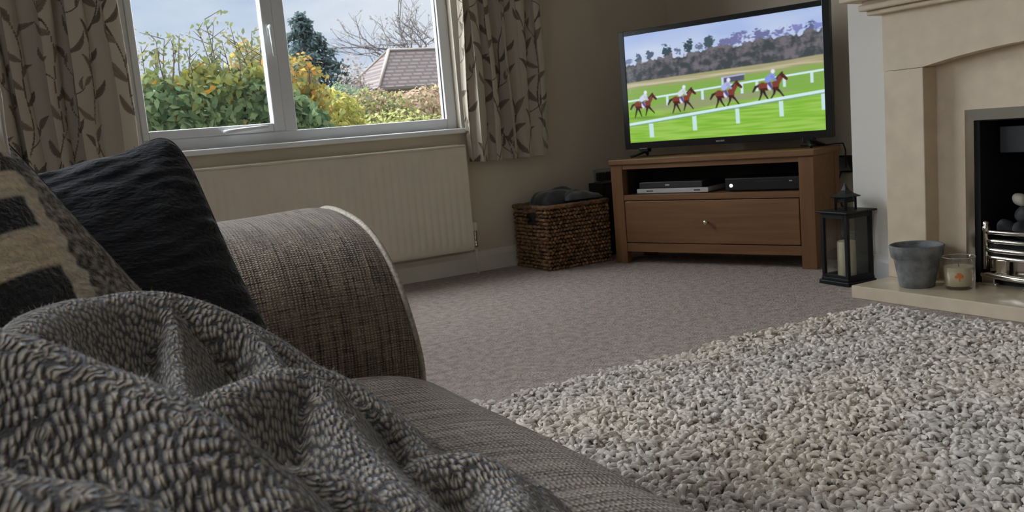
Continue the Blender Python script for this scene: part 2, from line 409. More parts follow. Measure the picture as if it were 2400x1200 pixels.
# skirting boards
def skirting(name, lo, hi, axis, sgn, label):
    bm = bmesh.new()
    if axis == 'x':   # runs along x on a wall facing -y
        prof = [(0, 0), (0.016, 0), (0.016, 0.085), (0.010, 0.098), (0.007, 0.112), (0, 0.115)]
        rows = [[bm.verts.new((x, hi[1]-d, z)) for d, z in prof] for x in (lo[0], hi[0])]
    else:
        prof = [(0, 0), (0.016, 0), (0.016, 0.085), (0.010, 0.098), (0.007, 0.112), (0, 0.115)]
        rows = [[bm.verts.new((hi[0]-d*sgn, y, z)) for d, z in prof] for y in (lo[1], hi[1])]
    n = len(prof)
    for k in range(n): bm.faces.new((rows[0][k], rows[0][(k+1) % n], rows[1][(k+1) % n], rows[1][k]))
    bm.faces.new(rows[0]); bm.faces.new(rows[1][::-1])
    return tag(from_bm(name, bm, m_gloss), label, 'skirting', kind='structure')
skirting('baseboard_window', (XL, YW), (XF, YW), 'x', 1, 'cream skirting board along the window wall below the radiator')
skirting('baseboard_right', (XF, CY1), (XF, YW-0.016), 'y', 1, 'cream skirting board in the alcove behind the TV stand')
o = skirting('baseboard_chimney', (XC, 2.362), (XC, CY1+0.016), 'y', 1, 'short cream skirting board between lantern and fireplace'); o.data.materials.clear(); o.data.materials.append(m_upvc)

# window -----------------------------------------------------------
win = tag(empty('window_1', (0, 0, 0)), 'white framed double window with a view of the garden hedge', 'window', kind='structure')
y0, y1 = 4.435, 4.50
boxes('frame', [((WX0, y0, WZ0), (0.548, y1, WZ1)), ((2.105, y0, WZ0), (WX1, y1, WZ1)), ((0.548, y0, WZ0), (2.105, y1, 0.858)), ((0.548, y0, WZ1-0.06), (2.105, y1, WZ1))], m_upvc, win, 0.004)
box('mullion', (1.213, y0-0.003, 0.858), (1.276, y1, WZ1-0.06), m_upvc, win, 0.005)
sash = boxes('sash', [((0.548, y0-0.012, 0.858), (0.578, y1-0.01, WZ1-0.06)), ((1.158, y0-0.012, 0.858), (1.213, y1-0.01, WZ1-0.06)),
     ((0.578, y0-0.012, 0.858), (1.158, y1-0.01, 0.900)), ((0.578, y0-0.012, WZ1-0.105), (1.158, y1-0.01, WZ1-0.06))], m_upvc, win, 0.006)
def handle(base, vertical, parent):
    e = bmesh.new(); x, y, z = base
    if vertical:
        bm_box(e, (x-0.011, y-0.010, z-0.03), (x+0.011, y+0.001, z+0.03), 0.004)
        bm_tube(e, [(x, y-0.006, z+0.015), (x, y-0.034, z+0.018), (x, y-0.042, z+0.002), (x+0.002, y-0.042, z-0.06), (x+0.002, y-0.040, z-0.125)], [0.009, 0.009, 0.010, 0.009, 0.006], 10)
    else:
        bm_box(e, (x-0.03, y-0.010, z-0.009), (x+0.03, y+0.001, z+0.009), 0.004)
        bm_tube(e, [(x-0.012, y-0.006, z), (x-0.015, y-0.034, z-0.002), (x, y-0.042, z-0.002), (x+0.06, y-0.042, z+0.004), (x+0.19, y-0.036, z+0.012)], [0.010, 0.011, 0.012, 0.010, 0.007], 10)
    return from_bm('handle', e, m_upvc, parent, True)
handle((0.93, y0-0.012, 0.873), False, sash)
handle((1.187, y0-0.012, 1.345), True, sash)
box('pane', (0.578, 4.465, 0.900), (1.158, 4.471, WZ1-0.105), m_glass, win)
box('pane', (1.276, 4.465, 0.858), (2.105, 4.471, WZ1-0.06), m_glass, win)
boxes('gasket', [((1.276, 4.455, 0.858), (1.280, 4.465, WZ1-0.06)), ((2.101, 4.455, 0.858), (2.105, 4.465, WZ1-0.06))], m_blackpl, win)
bm = bmesh.new(); bm_box(bm, (WX0-0.02, 4.355, 0.772), (WX1+0.03, 4.436, 0.800), 0.009, 3)
tag(from_bm('trim_1', bm, m_upvc), 'white rounded window sill board above the radiator', 'window sill', kind='structure')
tag(boxes('trim_2', [((WX1, 4.385, WZ0), (WX1+0.045, YW+0.002, WZ1+0.045)), ((WX0-0.045, 4.385, WZ0), (WX0, YW+0.002, WZ1+0.045)), ((WX0, 4.385, WZ1), (WX1, YW+0.002, WZ1+0.045))], m_gloss), 'cream architrave strip beside and above the window reveal', 'trim', kind='structure')
# side window added out of view to let more daylight into the room
win_added = tag(empty('window_added'), 'unseen side window added behind the sofa for more daylight', 'window', kind='structure')
boxes('frame', [((XL-0.07, LY0, LZ0), (XL-0.01, LY0+0.06, LZ1)), ((XL-0.07, LY1-0.06, LZ0), (XL-0.01, LY1, LZ1)), ((XL-0.07, LY0, LZ0), (XL-0.01, LY1, LZ0+0.06)),
      ((XL-0.07, LY0, LZ1-0.06), (XL-0.01, LY1, LZ1)), ((XL-0.07, LYM-0.03, LZ0), (XL-0.01, LYM+0.03, LZ1))], m_upvc, win_added, 0.004)
box('pane', (XL-0.045, LY0+0.06, LZ0+0.06), (XL-0.04, LYM-0.03, LZ1-0.06), m_glass, win_added)
box('pane', (XL-0.045, LYM+0.03, LZ0+0.06), (XL-0.04, LY1-0.06, LZ1-0.06), m_glass, win_added)

# ------------------------------------------------------------------ radiator
RX0, RX1, RZ0, RZ1 = 0.58, 2.128, 0.138, 0.704
rad = tag(empty('radiator', (RX0, 4.33, RZ0)), 'long cream panel radiator under the window', 'radiator')
def rad_panel(parent):
    n = 37; pitch = (RX1-RX0-0.05)/n
    xs = [0.0, 0.018]
    ys = [0.0, 0.0]
    prof = [(0.0, 0.0), (0.02, 0.0)]
    for k in range(n):
        x = 0.025+k*pitch
        prof += [(x+0.10*pitch, 0.0), (x+0.28*pitch, 0.0042), (x+0.72*pitch, 0.0042), (x+0.90*pitch, 0.0)]
    prof += [(RX1-RX0-0.02, 0.0), (RX1-RX0, 0.0)]
    H = RZ1-RZ0
    zs = [(0.0, 0.0), (0.012, 0.0), (0.035, 0.0), (0.055, 1.0), (H-0.06, 1.0), (H-0.04, 0.0), (H-0.012, 0.0), (H, 0.0)]
    P = np.array([[(x, -0.04+0.003-d*f-0.001, z) for z, f in zs] for x, d in prof])
    P[:, 0, 1] += 0.008; P[:, -1, 1] += 0.008
    me = raw_mesh('panel', P.reshape(-1, 3), grid_faces(len(prof), len(zs)), smooth=False)
    return link('panel', me, m_rad, parent)
rad_panel(rad)
box('back_panel', (0.0, -0.033, 0.0), (RX1-RX0, 0.045, RZ1-RZ0-0.012), m_rad, rad, 0.004)
for x_ in (-0.004, RX1-RX0): box('side_cover', (x_, -0.04, 0.004), (x_+0.004, 0.045, RZ1-RZ0+0.004), m_rad, rad)
g = bmesh.new()
bm_box(g, (0, -0.042, RZ1-RZ0-0.004), (RX1-RX0, -0.030, RZ1-RZ0+0.006), 0.002); bm_box(g, (0, 0.032, RZ1-RZ0-0.004), (RX1-RX0, 0.046, RZ1-RZ0+0.010), 0.002)
for k in range(60):
    x = 0.01+k*(RX1-RX0-0.02)/59; bm_box(g, (x-0.004, -0.030, RZ1-RZ0-0.002), (x+0.004, 0.032, RZ1-RZ0+0.003))
from_bm('top_grille', g, m_rad, rad)
vx = RX1-RX0+0.030
v = lathe('valve', [(0.010, -0.035), (0.013, -0.03), (0.013, -0.005), (0.009, 0.0), (0.012, 0.004), (0.012, 0.05), (0.009, 0.055), (0.012, 0.058)], m_chrome, rad, 20, (vx, 0, 0.045))
lathe('valve_cap', [(0.015, 0.0), (0.017, 0.004), (0.017, 0.040), (0.013, 0.048)], m_rad, v, 20, (vx, 0, 0.10))
tube('pipe', [(vx, 0, 0.012), (vx, 0, -0.06), (vx, 0, -RZ0)], 0.0075, m_gloss, rad, 12)
tube('valve_tail', [(vx, 0, 0.03), (RX1-RX0-0.01, 0, 0.03)], 0.009, m_chrome, v, 12)

# ------------------------------------------------------------------ curtains
LIN_CREAM = s2l((214, 203, 186)); LIN_LEAF = s2l((142, 127, 112)); LIN_STEM = s2l((112, 94, 78))
def leaf_print(u, v, seed):
    r = np.random.default_rng(seed)
    base = np.ones((len(u), 3))*LIN_CREAM
    def leaf(cx, cy, ang, ln, wd, dark):
        ca, sa = math.cos(ang), math.sin(ang)
        near = (abs(u-cx) < ln*1.1) & (abs(v-cy) < ln*1.1)
        if not near.any(): return
        a = (u[near]-cx)*ca+(v[near]-cy)*sa; b = -(u[near]-cx)*sa+(v[near]-cy)*ca
        t = np.clip(a/ln, 0, 1); half = wd*np.sin(np.pi*t**0.8)**0.9
        b2 = b - 0.12*ln*np.sin(np.pi*t)*np.sign(dark-0.5)
        inside = (a > 0) & (a < ln) & (abs(b2) < half)
        c = LIN_LEAF*(0.75+0.5*dark); vein = inside & (abs(b2) < 0.0012)
        idx = np.where(near)[0]
        base[idx[inside]] = c; base[idx[vein]] = c*0.7
    def stem(pu, pv, wd):
        d = np.full(len(u), 9.0)
        for k in range(len(pu)-1):
            dx, dy = pu[k+1]-pu[k], pv[k+1]-pv[k]; L2 = dx*dx+dy*dy
            t = np.clip(((u-pu[k])*dx+(v-pv[k])*dy)/L2, 0, 1)
            d = np.minimum(d, (u-pu[k]-t*dx)**2+(v-pv[k]-t*dy)**2)
        base[d < wd*wd] = LIN_STEM*(0.9+0.3*r.random())
    U1 = u.max()
    c = 0.04
    while c < U1+0.1:
        ph = r.random()*6
        vv = np.linspace(0.5, 2.3, 70); uu = c+0.045*np.sin(vv*6.5+ph)+0.02*np.sin(vv*15+ph)
        stem(uu, vv, 0.0032)
        z = 0.55; side = 1
        while z < 2.2:
            cu = c+0.045*math.sin(z*6.5+ph)+0.02*math.sin(z*15+ph)
            an = math.pi/2 - side*(0.5+0.5*r.random())
            kk = r.random()
            if kk < 0.30:    # side twig that carries two leaves
                tl = 0.07+0.05*r.random(); ts = np.linspace(0, 1, 8)
                pu_ = cu+math.cos(an)*tl*ts+side*0.02*np.sin(ts*3); pv_ = z+math.sin(an)*tl*ts
                stem(pu_, pv_, 0.0024)
                leaf(pu_[-1], pv_[-1], an, 0.075, 0.0125, r.random()); leaf(pu_[4], pv_[4], an+side*0.9, 0.06, 0.010, r.random())
            else:
                leaf(cu, z, an, 0.085+0.05*r.random(), 0.012+0.006*r.random(), r.random())
            side = -side; z += 0.055+0.05*r.random()
        c += 0.15+0.03*r.random()
    return base

m_curt = attr_mat('printed_curtain_cotton', 0.85, bump=0.25, bscale=500, sheen=0.2, transl=0.22)
def curtain(name, x0, x1, folds, amp, seed, label, ztop=2.26, zbot=0.612):
    root = tag(empty(name, ((x0+x1)/2, 4.300, zbot)), label, 'curtain', 'leaf print curtains at the window')
    n = 430
    z = np.r_[np.linspace(zbot, 1.56, 330), np.linspace(1.60, ztop, 24)]
    s = np.linspace(0, 1, n); r = np.random.default_rng(seed)
    ph = np.cumsum(0.55+0.9*r.random(folds*2+2)); ph = ph/ph[-1]
    phase = np.interp(s, np.r_[0, ph], np.arange(len(ph)+1))*math.pi*folds*2/len(ph)
    X = x0+(x1-x0)*s
    P = np.zeros((n, len(z), 3))
    for j, zz in enumerate(z):
        k = (zz-zbot)/(ztop-zbot)
        a = amp*(1.0-0.15*k)*(0.8+0.2*np.sin(phase*0.37+zz*1.7))
        sw = np.sin(phase+0.25*np.sin(zz*3.1+s*7))
        P[:, j, 0] = X+0.013*np.sin(2*phase+zz*1.2)+0.006*np.sin(zz*5+s*9)
        P[:, j, 1] = 4.300+a*np.sign(sw)*np.abs(sw)**0.75+0.004*np.sin(zz*7+s*31)
        P[:, j, 2] = zz + (0.004*np.sin(phase) if j == 0 else 0)
    ul = np.r_[0, np.cumsum(np.linalg.norm(np.diff(P[:, 100, :], axis=0), axis=1))]
    U = np.repeat(ul[:, None], len(z), 1); V = P[:, :, 2]
    C = leaf_print(U.ravel(), V.ravel(), seed)
    Q = P.copy(); Q[:, :, :] -= np.array(root.location)
    me = raw_mesh('fabric', Q.reshape(-1, 3), grid_faces(n, len(z)), cols=C)
    f = link('fabric', me, m_curt, root)
    md = f.modifiers.new('thickness', 'SOLIDIFY'); md.thickness = 0.002; md.offset = 0
    # turned hem
    hem = P[:, :14, :].copy(); hem[:, :, 1] -= 0.0022
    hem -= np.array(root.location)
    C2 = C.reshape(n, len(z), 3)[:, :14, :].reshape(-1, 3)*0.96
    link('hem', raw_mesh('hem', hem.reshape(-1, 3), grid_faces(n, 14), cols=C2), m_curt, root)
    return root
curtain('curtain', -0.30, 0.497, 7, 0.052, 5, 'cream curtain with brown leaf print hanging left of the window')
curtain('curtain', 2.170, 2.648, 5, 0.050, 11, 'cream curtain with brown leaf print hanging right of the window')
pole = tag(empty('curtain_pole', (1.2, 4.300, 2.28)), 'slim pole above the window carrying both curtains', 'curtain pole')
tube('rod', [(-1.75+0.3, 0, 0), (1.6, 0, 0)], 0.014, m_lant, pole, 16)
for s in (-1.45, 1.6): lathe('finial', [(0.001, -0.03), (0.02, -0.015), (0.024, 0), (0.02, 0.015), (0.001, 0.03)], m_lant, pole, 16, (s, 0, 0))
for s in (-1.3, 1.5): box('bracket', (s-0.01, 0.0, -0.012), (s+0.01, 0.075, 0.012), m_lant, pole)

# ------------------------------------------------------------------ TV stand (local x along the front, y to the back)
A = np.array([2.805, 3.925]); RZ = math.radians(-69.0)
ts = tag(empty('tv_stand', (A[0], A[1], 0), RZ), 'oak TV stand with open shelf and one wide drawer', 'tv stand')
Wd, Dp = 1.110, 0.33
for (x, y) in ((0, 0), (Wd-0.072, 0), (0, Dp-0.05), (Wd-0.072, Dp-0.05)):
    box('leg', (x, y, 0), (x+0.072, y+0.05, 0.532), m_oak_v, ts, 0.003)
box('top', (-0.006, -0.012, 0.532), (Wd+0.010, Dp+0.006, 0.560), m_oak, ts, 0.004)
box('top_rail', (0.072, 0.004, 0.506), (Wd-0.072, 0.03, 0.532), m_oak, ts, 0.002)
box('shelf', (0.072, 0.002, 0.340), (Wd-0.072, Dp-0.02, 0.369), m_oak, ts, 0.002)
box('bottom_rail', (0.072, 0.004, 0.063), (Wd-0.072, 0.03, 0.110), m_oak, ts, 0.002)
for x in (0.006, Wd-0.020): box('side_panel', (x, 0.05, 0.063), (x+0.014, Dp-0.05, 0.532), m_oak, ts)
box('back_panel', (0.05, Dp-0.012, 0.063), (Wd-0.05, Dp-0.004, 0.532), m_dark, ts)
box('bottom_panel', (0.02, 0.03, 0.066), (Wd-0.02, Dp-0.02, 0.078), m_oak, ts)
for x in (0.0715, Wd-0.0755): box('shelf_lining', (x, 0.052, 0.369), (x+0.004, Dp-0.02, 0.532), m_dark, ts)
dr = box('drawer', (0.076, 0.001, 0.114), (Wd-0.076, 0.20, 0.336), m_oak, ts, 0.003)
bm = bmesh.new()
bm_lathe(bm, [(0.005, 0.0), (0.005, 0.012), (0.011, 0.016), (0.013, 0.022), (0.010, 0.027), (0.002, 0.029)], 20)
for vv in bm.verts: vv.co = Vector((vv.co.x+0.556, -vv.co.z+0.002, vv.co.y+0.224))
from_bm('knob', bm, m_chrome, dr, True)

# ------------------------------------------------------------------ television
tvr = tag(empty('television', (A[0]+0.10*0, A[1], 0.560), RZ), 'black flat television showing horses racing, standing on the oak stand', 'television')
SW, SH = 1.145, 0.632; ZB = 0.045        # outer size; bottom edge above the stand
SY = 0.17
SL, SR, SB, ST = 0.033, SW-0.033, ZB+0.036, ZB+SH-0.026
boxes('bezel', [((0.0, SY-0.006, ZB), (SL, SY+0.028, ZB+SH)), ((SR, SY-0.006, ZB), (SW, SY+0.028, ZB+SH)), ((SL, SY-0.006, ZB), (SR, SY+0.028, SB)), ((SL, SY-0.006, ST), (SR, SY+0.028, ZB+SH))], m_tv, tvr, 0.002)
box('back_cover', (0.004, SY+0.022, ZB+0.004), (SW-0.004, SY+0.045, ZB+SH-0.004), m_blackpl, tvr, 0.006)
box('back_bulge', (0.22, SY+0.045, ZB+0.05), (SW-0.22, SY+0.075, ZB+SH-0.22), m_blackpl, tvr, 0.012)
for fx in (0.115, 1.025):
    f = bmesh.new()
    bm_box(f, (fx-0.028, SY-0.01, 0.026), (fx+0.028, SY+0.03, ZB+0.004), 0.004)
    for yy in (-0.085, 0.085):
        bm_tube(f, [(fx, SY+0.012, 0.036), (fx-0.02*(1 if fx < 0.5 else -1), SY+0.012+yy*0.6, 0.018), (fx-0.04*(1 if fx < 0.5 else -1), SY+0.012+yy, 0.0075)], [0.014, 0.010, 0.007], 8)
    from_bm('foot', f, m_tv, tvr)
# printed maker's mark below the screen, too small to read
bm = bmesh.new()
for k, wdt in enumerate((3, 4, 3, 3, 4, 3, 4)):
    bm_box(bm, (0.546+k*0.0068, SY-0.0068, ZB+0.012), (0.546+k*0.0068+wdt*0.0013, SY-0.0058, ZB+0.0205))
from_bm('maker_mark', bm, plain('mark_silver', (0.35, 0.35, 0.36), 0.4), tvr)

def paint_screen(nx, ny):
    u, v = np.meshgrid(np.linspace(0, 1, nx), np.linspace(0, 1, ny), indexing='ij'); u = u.ravel(); v = v.ravel()
    asp = (SR-SL)/(ST-SB)
    pts = np.stack([u*3, v*3, 0*u], 1)
    n1 = vnoise(np.stack([u*5, v*12, 0*u], 1), 1.0, 1.3); n2 = vnoise(np.stack([u*26, v*26/asp*1.6, 0*u], 1), 1.0, 4.2); n3 = vnoise(np.stack([u*7, v*55, 0*u], 1), 1.0, 8.1)
    n4 = vnoise(np.stack([u*80, v*70, 0*u], 1), 1.0, 5.7)
    def mix(a, b, t): t = np.clip(t, 0, 1)[:, None]; return np.asarray(a)*(1-t)+np.asarray(b)*t
    C = mix(np.array([166, 186, 228]), np.array([196, 208, 232]), v/0.3+n1*0.6)
    def over(mask, col):
        nonlocal C
        C = np.where(mask[:, None], col, C)
    def soft(d, wid, col):         # d<0 inside
        nonlocal C
        t = np.clip(0.5-d/wid, 0, 1)[:, None]; C = C*(1-t)+np.asarray(col)*t
    # wood on the hillside
    n5 = vnoise(np.stack([u*60, v*18, 0*u], 1), 1.0, 2.2); top = 0.262-0.085*u+0.008*np.sin(u*23)+0.03*n2+0.03*n5; bare = u > 0.5
    for (cx, cy, rx, ry, c) in ((0.02, .24, .02, .03, (120, 132, 172)), (.075, .215, .02, .035, (84, 98, 122)), (.135, .20, .022, .045, (86, 100, 120)), (.232, .185, .026, .062, (62, 78, 92)), (.30, .2, .02, .03, (104, 114, 140)), (.352, .172, .026, .062, (58, 74, 82)), (.41, .19, .02, .03, (110, 116, 140)),
                             (.462, .165, .024, .062, (70, 88, 96)), (.55, .185, .04, .04, (112, 116, 158)), (.62, .165, .045, .05, (116, 118, 164)), (.72, .165, .045, .045, (110, 114, 158)), (.815, .155, .04, .045, (118, 122, 168)), (.89, .145, .025, .04, (128, 132, 186)), (.945, .155, .022, .045, (92, 102, 140)), (.985, .15, .02, .035, (126, 134, 196))):
        dd = ((u-cx)/rx)**2+((v-cy)/ry)**2-0.9+1.1*n2+1.3*n4+0.6*n5
        soft(dd, 0.8, c)
    soft(top-v, 0.015, mix(np.array([112, 108, 114]), np.array([66, 72, 76]), 0.35+n2*1.2+n5*0.7+n4*0.5+(v-top)*2.2))
    pass
    # fields
    fld = 0.435-0.048*u+0.006*n1
    strip = mix(np.array([168, 158, 128]), np.array([150, 158, 104]), 0.5+n3*1.2-u*0.5+(v-fld)*2)
    soft(fld-v, 0.010, strip)
    gr = 0.50-0.035*u+0.012*n1
    soft(gr-v, 0.03, mix(np.array([138, 166, 92]), np.array([126, 172, 76]), 0.5+n3+(v-gr)*2))
    soft((np.abs(v-(0.468-0.03*u))-0.008)+0.02*n3, 0.02, np.array([196, 188, 160]))
    # turf by the near rail and worn track
    soft((0.70-0.03*u)-v, 0.06, mix(np.array([126, 180, 58]), np.array([154, 196, 88]), 0.5+n3*1.4))
    soft(np.abs((v-(0.70-0.06*u))/0.05)-1+0.8*n1+np.abs((u-.42)/.35)**2, 0.8, np.array([146, 156, 112]))
    # a dark low hurdle / hut beyond the far rail
    soft(np.maximum(np.abs(u-(0.575+0.0*v))-0.055, np.abs(v-(0.505-0.06*(u-.575)))-0.022), 0.008, np.array([84, 86, 104]))
    soft(np.maximum(np.abs(u-0.575)-0.06, np.abs(v-(0.478-0.1*(u-.575)))-0.006), 0.006, np.array([168, 170, 224]))
    soft(np.maximum(np.abs(u-0.522)-0.006, np.abs(v-0.525)-0.04), 0.006, np.array([196, 214, 230]))
    # rails
    rail = np.array([206, 232, 238])
    far = 0.608-0.098*u; near = 0.828-0.146*u
    for px_ in (0.225, 0.415, 0.617, 0.69, 0.82, 0.945):
        yy = 0.608-0.098*px_
        soft(np.maximum(np.abs(u-px_)-0.007, np.abs(v-yy-0.045)-0.045), 0.004, rail*0.97)
    soft(np.abs(v-far)-0.0085, 0.005, rail)
    # horses
    def seg(ax, ay, bx, by, ra, rb):
        dx, dy = bx-ax, by-ay; t = np.clip(((X-ax)*dx+(Y-ay)*dy)/(dx*dx+dy*dy+1e-9), 0, 1)
        return np.hypot(X-ax-t*dx, Y-ay-t*dy)-(ra+(rb-ra)*t)
    def ell(cx, cy, rx, ry, ang=0):
        a = (X-cx)*math.cos(ang)+(Y-cy)*math.sin(ang); b = -(X-cx)*math.sin(ang)+(Y-cy)*math.cos(ang)
        return (np.hypot(a/rx, b/ry)-1)*min(rx, ry)
    for hi_, (hu, hv, sc, silk) in enumerate(((0.085, 0.652, 1.0, (206, 212, 236)), (0.300, 0.640, 1.0, (206, 216, 222)), (0.532, 0.628, 1.06, (172, 178, 228)), (0.748, 0.600, 1.08, (134, 150, 226)))):
        X = (u-hu)*asp/(0.132*sc); Y = (v-hv)/(0.132*sc)          # one unit = about a horse trunk length
        bay = np.array([124, 62, 52]); drk = np.array([46, 32, 34]); sw_ = 0.08
        ph = hi_*0.7
        for (ax, ay, kx, ky, fx, fy) in ((-.45, .12, -.58+.06*math.sin(ph), .48, -.70, .86), (-.40, .15, -.26, .48, -.16+.1*math.sin(ph), .78), (.36, .16, .30, .45, .12+.08*math.cos(ph), .74), (.42, .12, .66, .36, .90, .62+.08*math.sin(ph))):
            soft(np.minimum(seg(ax, ay, kx, ky, .10, .055), seg(kx, ky, fx, fy, .05, .032)), sw_, drk)
        soft(np.minimum(seg(-.62, -.12, -.86, -.02, .06, .07), seg(-.86, -.02, -1.02, .22, .08, .05)), sw_, drk)
        body = np.minimum(np.minimum(ell(-.02, 0.0, .60, .23, -0.06), ell(-.42, -.03, .26, .25)), ell(.38, -.02, .26, .26, .3))
        body = np.minimum(body, seg(.45, -.12, .84, -.56, .19, .10))
        head = np.minimum(seg(.84, -.58, 1.10, -.34, .10, .06), seg(.84, -.62, .86, -.76, .04, .02))
        soft(np.minimum(body, head), sw_, np.where((Y > 0.08)[:, None], bay*0.6, bay))
        soft(head, sw_, bay*0.62); soft(seg(.40, -.36, .80, -.72, .05, .04), sw_, drk)
        soft(ell(.04, .0, .16, .25), sw_, np.array([216, 216, 236]))            # saddle cloth
        soft(seg(.02, -.18, .16, .08, .11, .07), sw_, np.array([86, 84, 130]))   # breeches
        soft(seg(-.06, -.42, .22, -.62, .19, .17), sw_, np.asarray(silk)); soft(seg(.20, -.56, .42, -.34, .09, .07), sw_, np.asarray(silk)*0.92)
        soft(ell(.27, -.86, .13, .13), sw_, np.array([226, 228, 240]))
        soft(ell(0, .92, .85, .06), 0.2, np.array([104, 132, 66]))
    for px_, wd_ in ((0.125, .0125), (0.365, .0115), (0.588, .010), (0.80, .010), (0.992, .010)):
        yy = 0.828-0.146*px_
        soft(np.maximum(np.abs(u-px_-(v-yy)*0.01)-wd_, np.abs(v-yy-0.075)-0.077), 0.004, np.array([196, 226, 226]))
    soft(np.abs(v-near)-0.0135, 0.005, rail)
    soft(near+0.012-v+0.0*u+np.where(v-near < 0.022, 0, 1), 0.01, np.array([120, 160, 130]))
    C = np.clip(C, 0, 255)
    return s2l(C)
nx, ny = 420, 236
sc_c = paint_screen(nx, ny)
us, vs = np.meshgrid(np.linspace(0, 1, nx), np.linspace(0, 1, ny), indexing='ij')
Pm = np.stack([SL+us*(SR-SL), np.full_like(us, SY), ST-vs*(ST-SB)], -1)
me = raw_mesh('screen', Pm.reshape(-1, 3), grid_faces(nx, ny), cols=sc_c, smooth=False)
m_scr, t_, b_ = new_mat('lit_screen')
va = N(t_, 'ShaderNodeVertexColor', layer_name='tint'); t_.links.new(va.outputs['Color'], b_.inputs['Emission Color'])
b_.inputs['Emission Strength'].default_value = 1.0; b_.inputs['Base Color'].default_value = (0.005, 0.005, 0.005, 1); b_.inputs['Roughness'].default_value = 0.15
link('screen', me, m_scr, tvr)

# ------------------------------------------------------------------ things on the shelf of the stand
def local_root(name, lx, ly, z):
    c, s = math.cos(RZ), math.sin(RZ)
    return empty(name, (A[0]+lx*c-ly*s, A[1]+lx*s+ly*c, z), RZ)
zsh = 0.369
b1 = tag(local_root('disc_player', 0.126, 0.05, zsh), 'slim silver disc player at the bottom of the stack on the shelf', 'disc player')
box('case', (0, 0.004, 0.003), (0.42, 0.24, 0.026), m_silver, b1, 0.002)
box('front_panel', (0, 0.0, 0.003), (0.42, 0.006, 0.027), m_silver, b1, 0.002)
for k, (a, bb) in enumerate(((0.06, 0.10), (0.34, 0.375))): box('display_strip', (a, -0.001, 0.012), (bb, 0.001, 0.018), m_greypl, b1)
for x in (0.03, 0.39):
    for y in (0.03, 0.21): box('rubber_foot', (x-0.01, y-0.01, 0), (x+0.01, y+0.01, 0.004), m_blackpl, b1)
b2 = tag(local_root('set_top_box', 0.142, 0.052, zsh+0.027), 'dark grey set top box lying on the silver disc player', 'set top box')
box('case', (0, 0.004, 0.002), (0.37, 0.22, 0.034), m_greypl, b2, 0.004)
box('front_panel', (0, 0.0, 0.002), (0.37, 0.006, 0.034), m_greypl, b2, 0.003)
box('button', (0.158, -0.001, 0.014), (0.182, 0.001, 0.021), m_silver, b2)
for x in (0.03, 0.34):
    for y in (0.03, 0.18): box('rubber_foot', (x-0.008, y-0.008, 0), (x+0.008, y+0.008, 0.003), m_blackpl, b2)
b3 = tag(local_root('games_console', 0.64, 0.05, zsh), 'black box with a round white power light on the shelf', 'media box')
box('case', (0, 0.0, 0.004), (0.385, 0.23, 0.068), m_blackpl, b3, 0.006)
bm = bmesh.new(); bm_lathe(bm, [(0.0085, 0.0), (0.0085, 0.003), (0.006, 0.004)], 20)
for vv in bm.verts: vv.co = Vector((vv.co.x+0.033, -vv.co.z, vv.co.y+0.031))
from_bm('power_light', bm, emit_mat('white_led', (1, 1, 1), 1.6), b3)
box('badge', (0.33, -0.001, 0.045), (0.345, 0.001, 0.050), m_silver, b3); box('disc_slot', (0.16, -0.0008, 0.048), (0.29, 0.001, 0.051), m_greypl, b3)
for x in (0.03, 0.355):
    for y in (0.03, 0.2): box('rubber_foot', (x-0.012, y-0.012, 0), (x+0.012, y+0.012, 0.005), m_blackpl, b3)

# ------------------------------------------------------------------ basket with folded throws
bk = tag(empty('storage_basket', (2.435, 4.02, 0)), 'woven brown rectangular basket beside the TV stand', 'basket')
BW, BD, BH = 0.405, 0.345, 0.345
bm = bmesh.new()
th = 0.012
for lo, hi in (((th, th, 0.004), (BW-th, BD-th, 0.016)), ((th, th, 0.01), (th+0.006, 0.09, BH-0.012)), ((th, 0.21, 0.01), (th+0.006, BD-th, BH-0.012)), ((th, 0.09, 0.01), (th+0.006, 0.21, 0.255)), ((th, 0.09, 0.31), (th+0.006, 0.21, BH-0.012)),
               ((BW-th-0.006, th, 0.01), (BW-th, BD-th, BH-0.012)), ((th, th, 0.01), (BW-th, th+0.006, BH-0.012)), ((th, BD-th-0.006, 0.01), (BW-th, BD-th, BH-0.012))):
    bm_box(bm, lo, hi)
from_bm('inner_frame', bm, m_basket_in, bk)
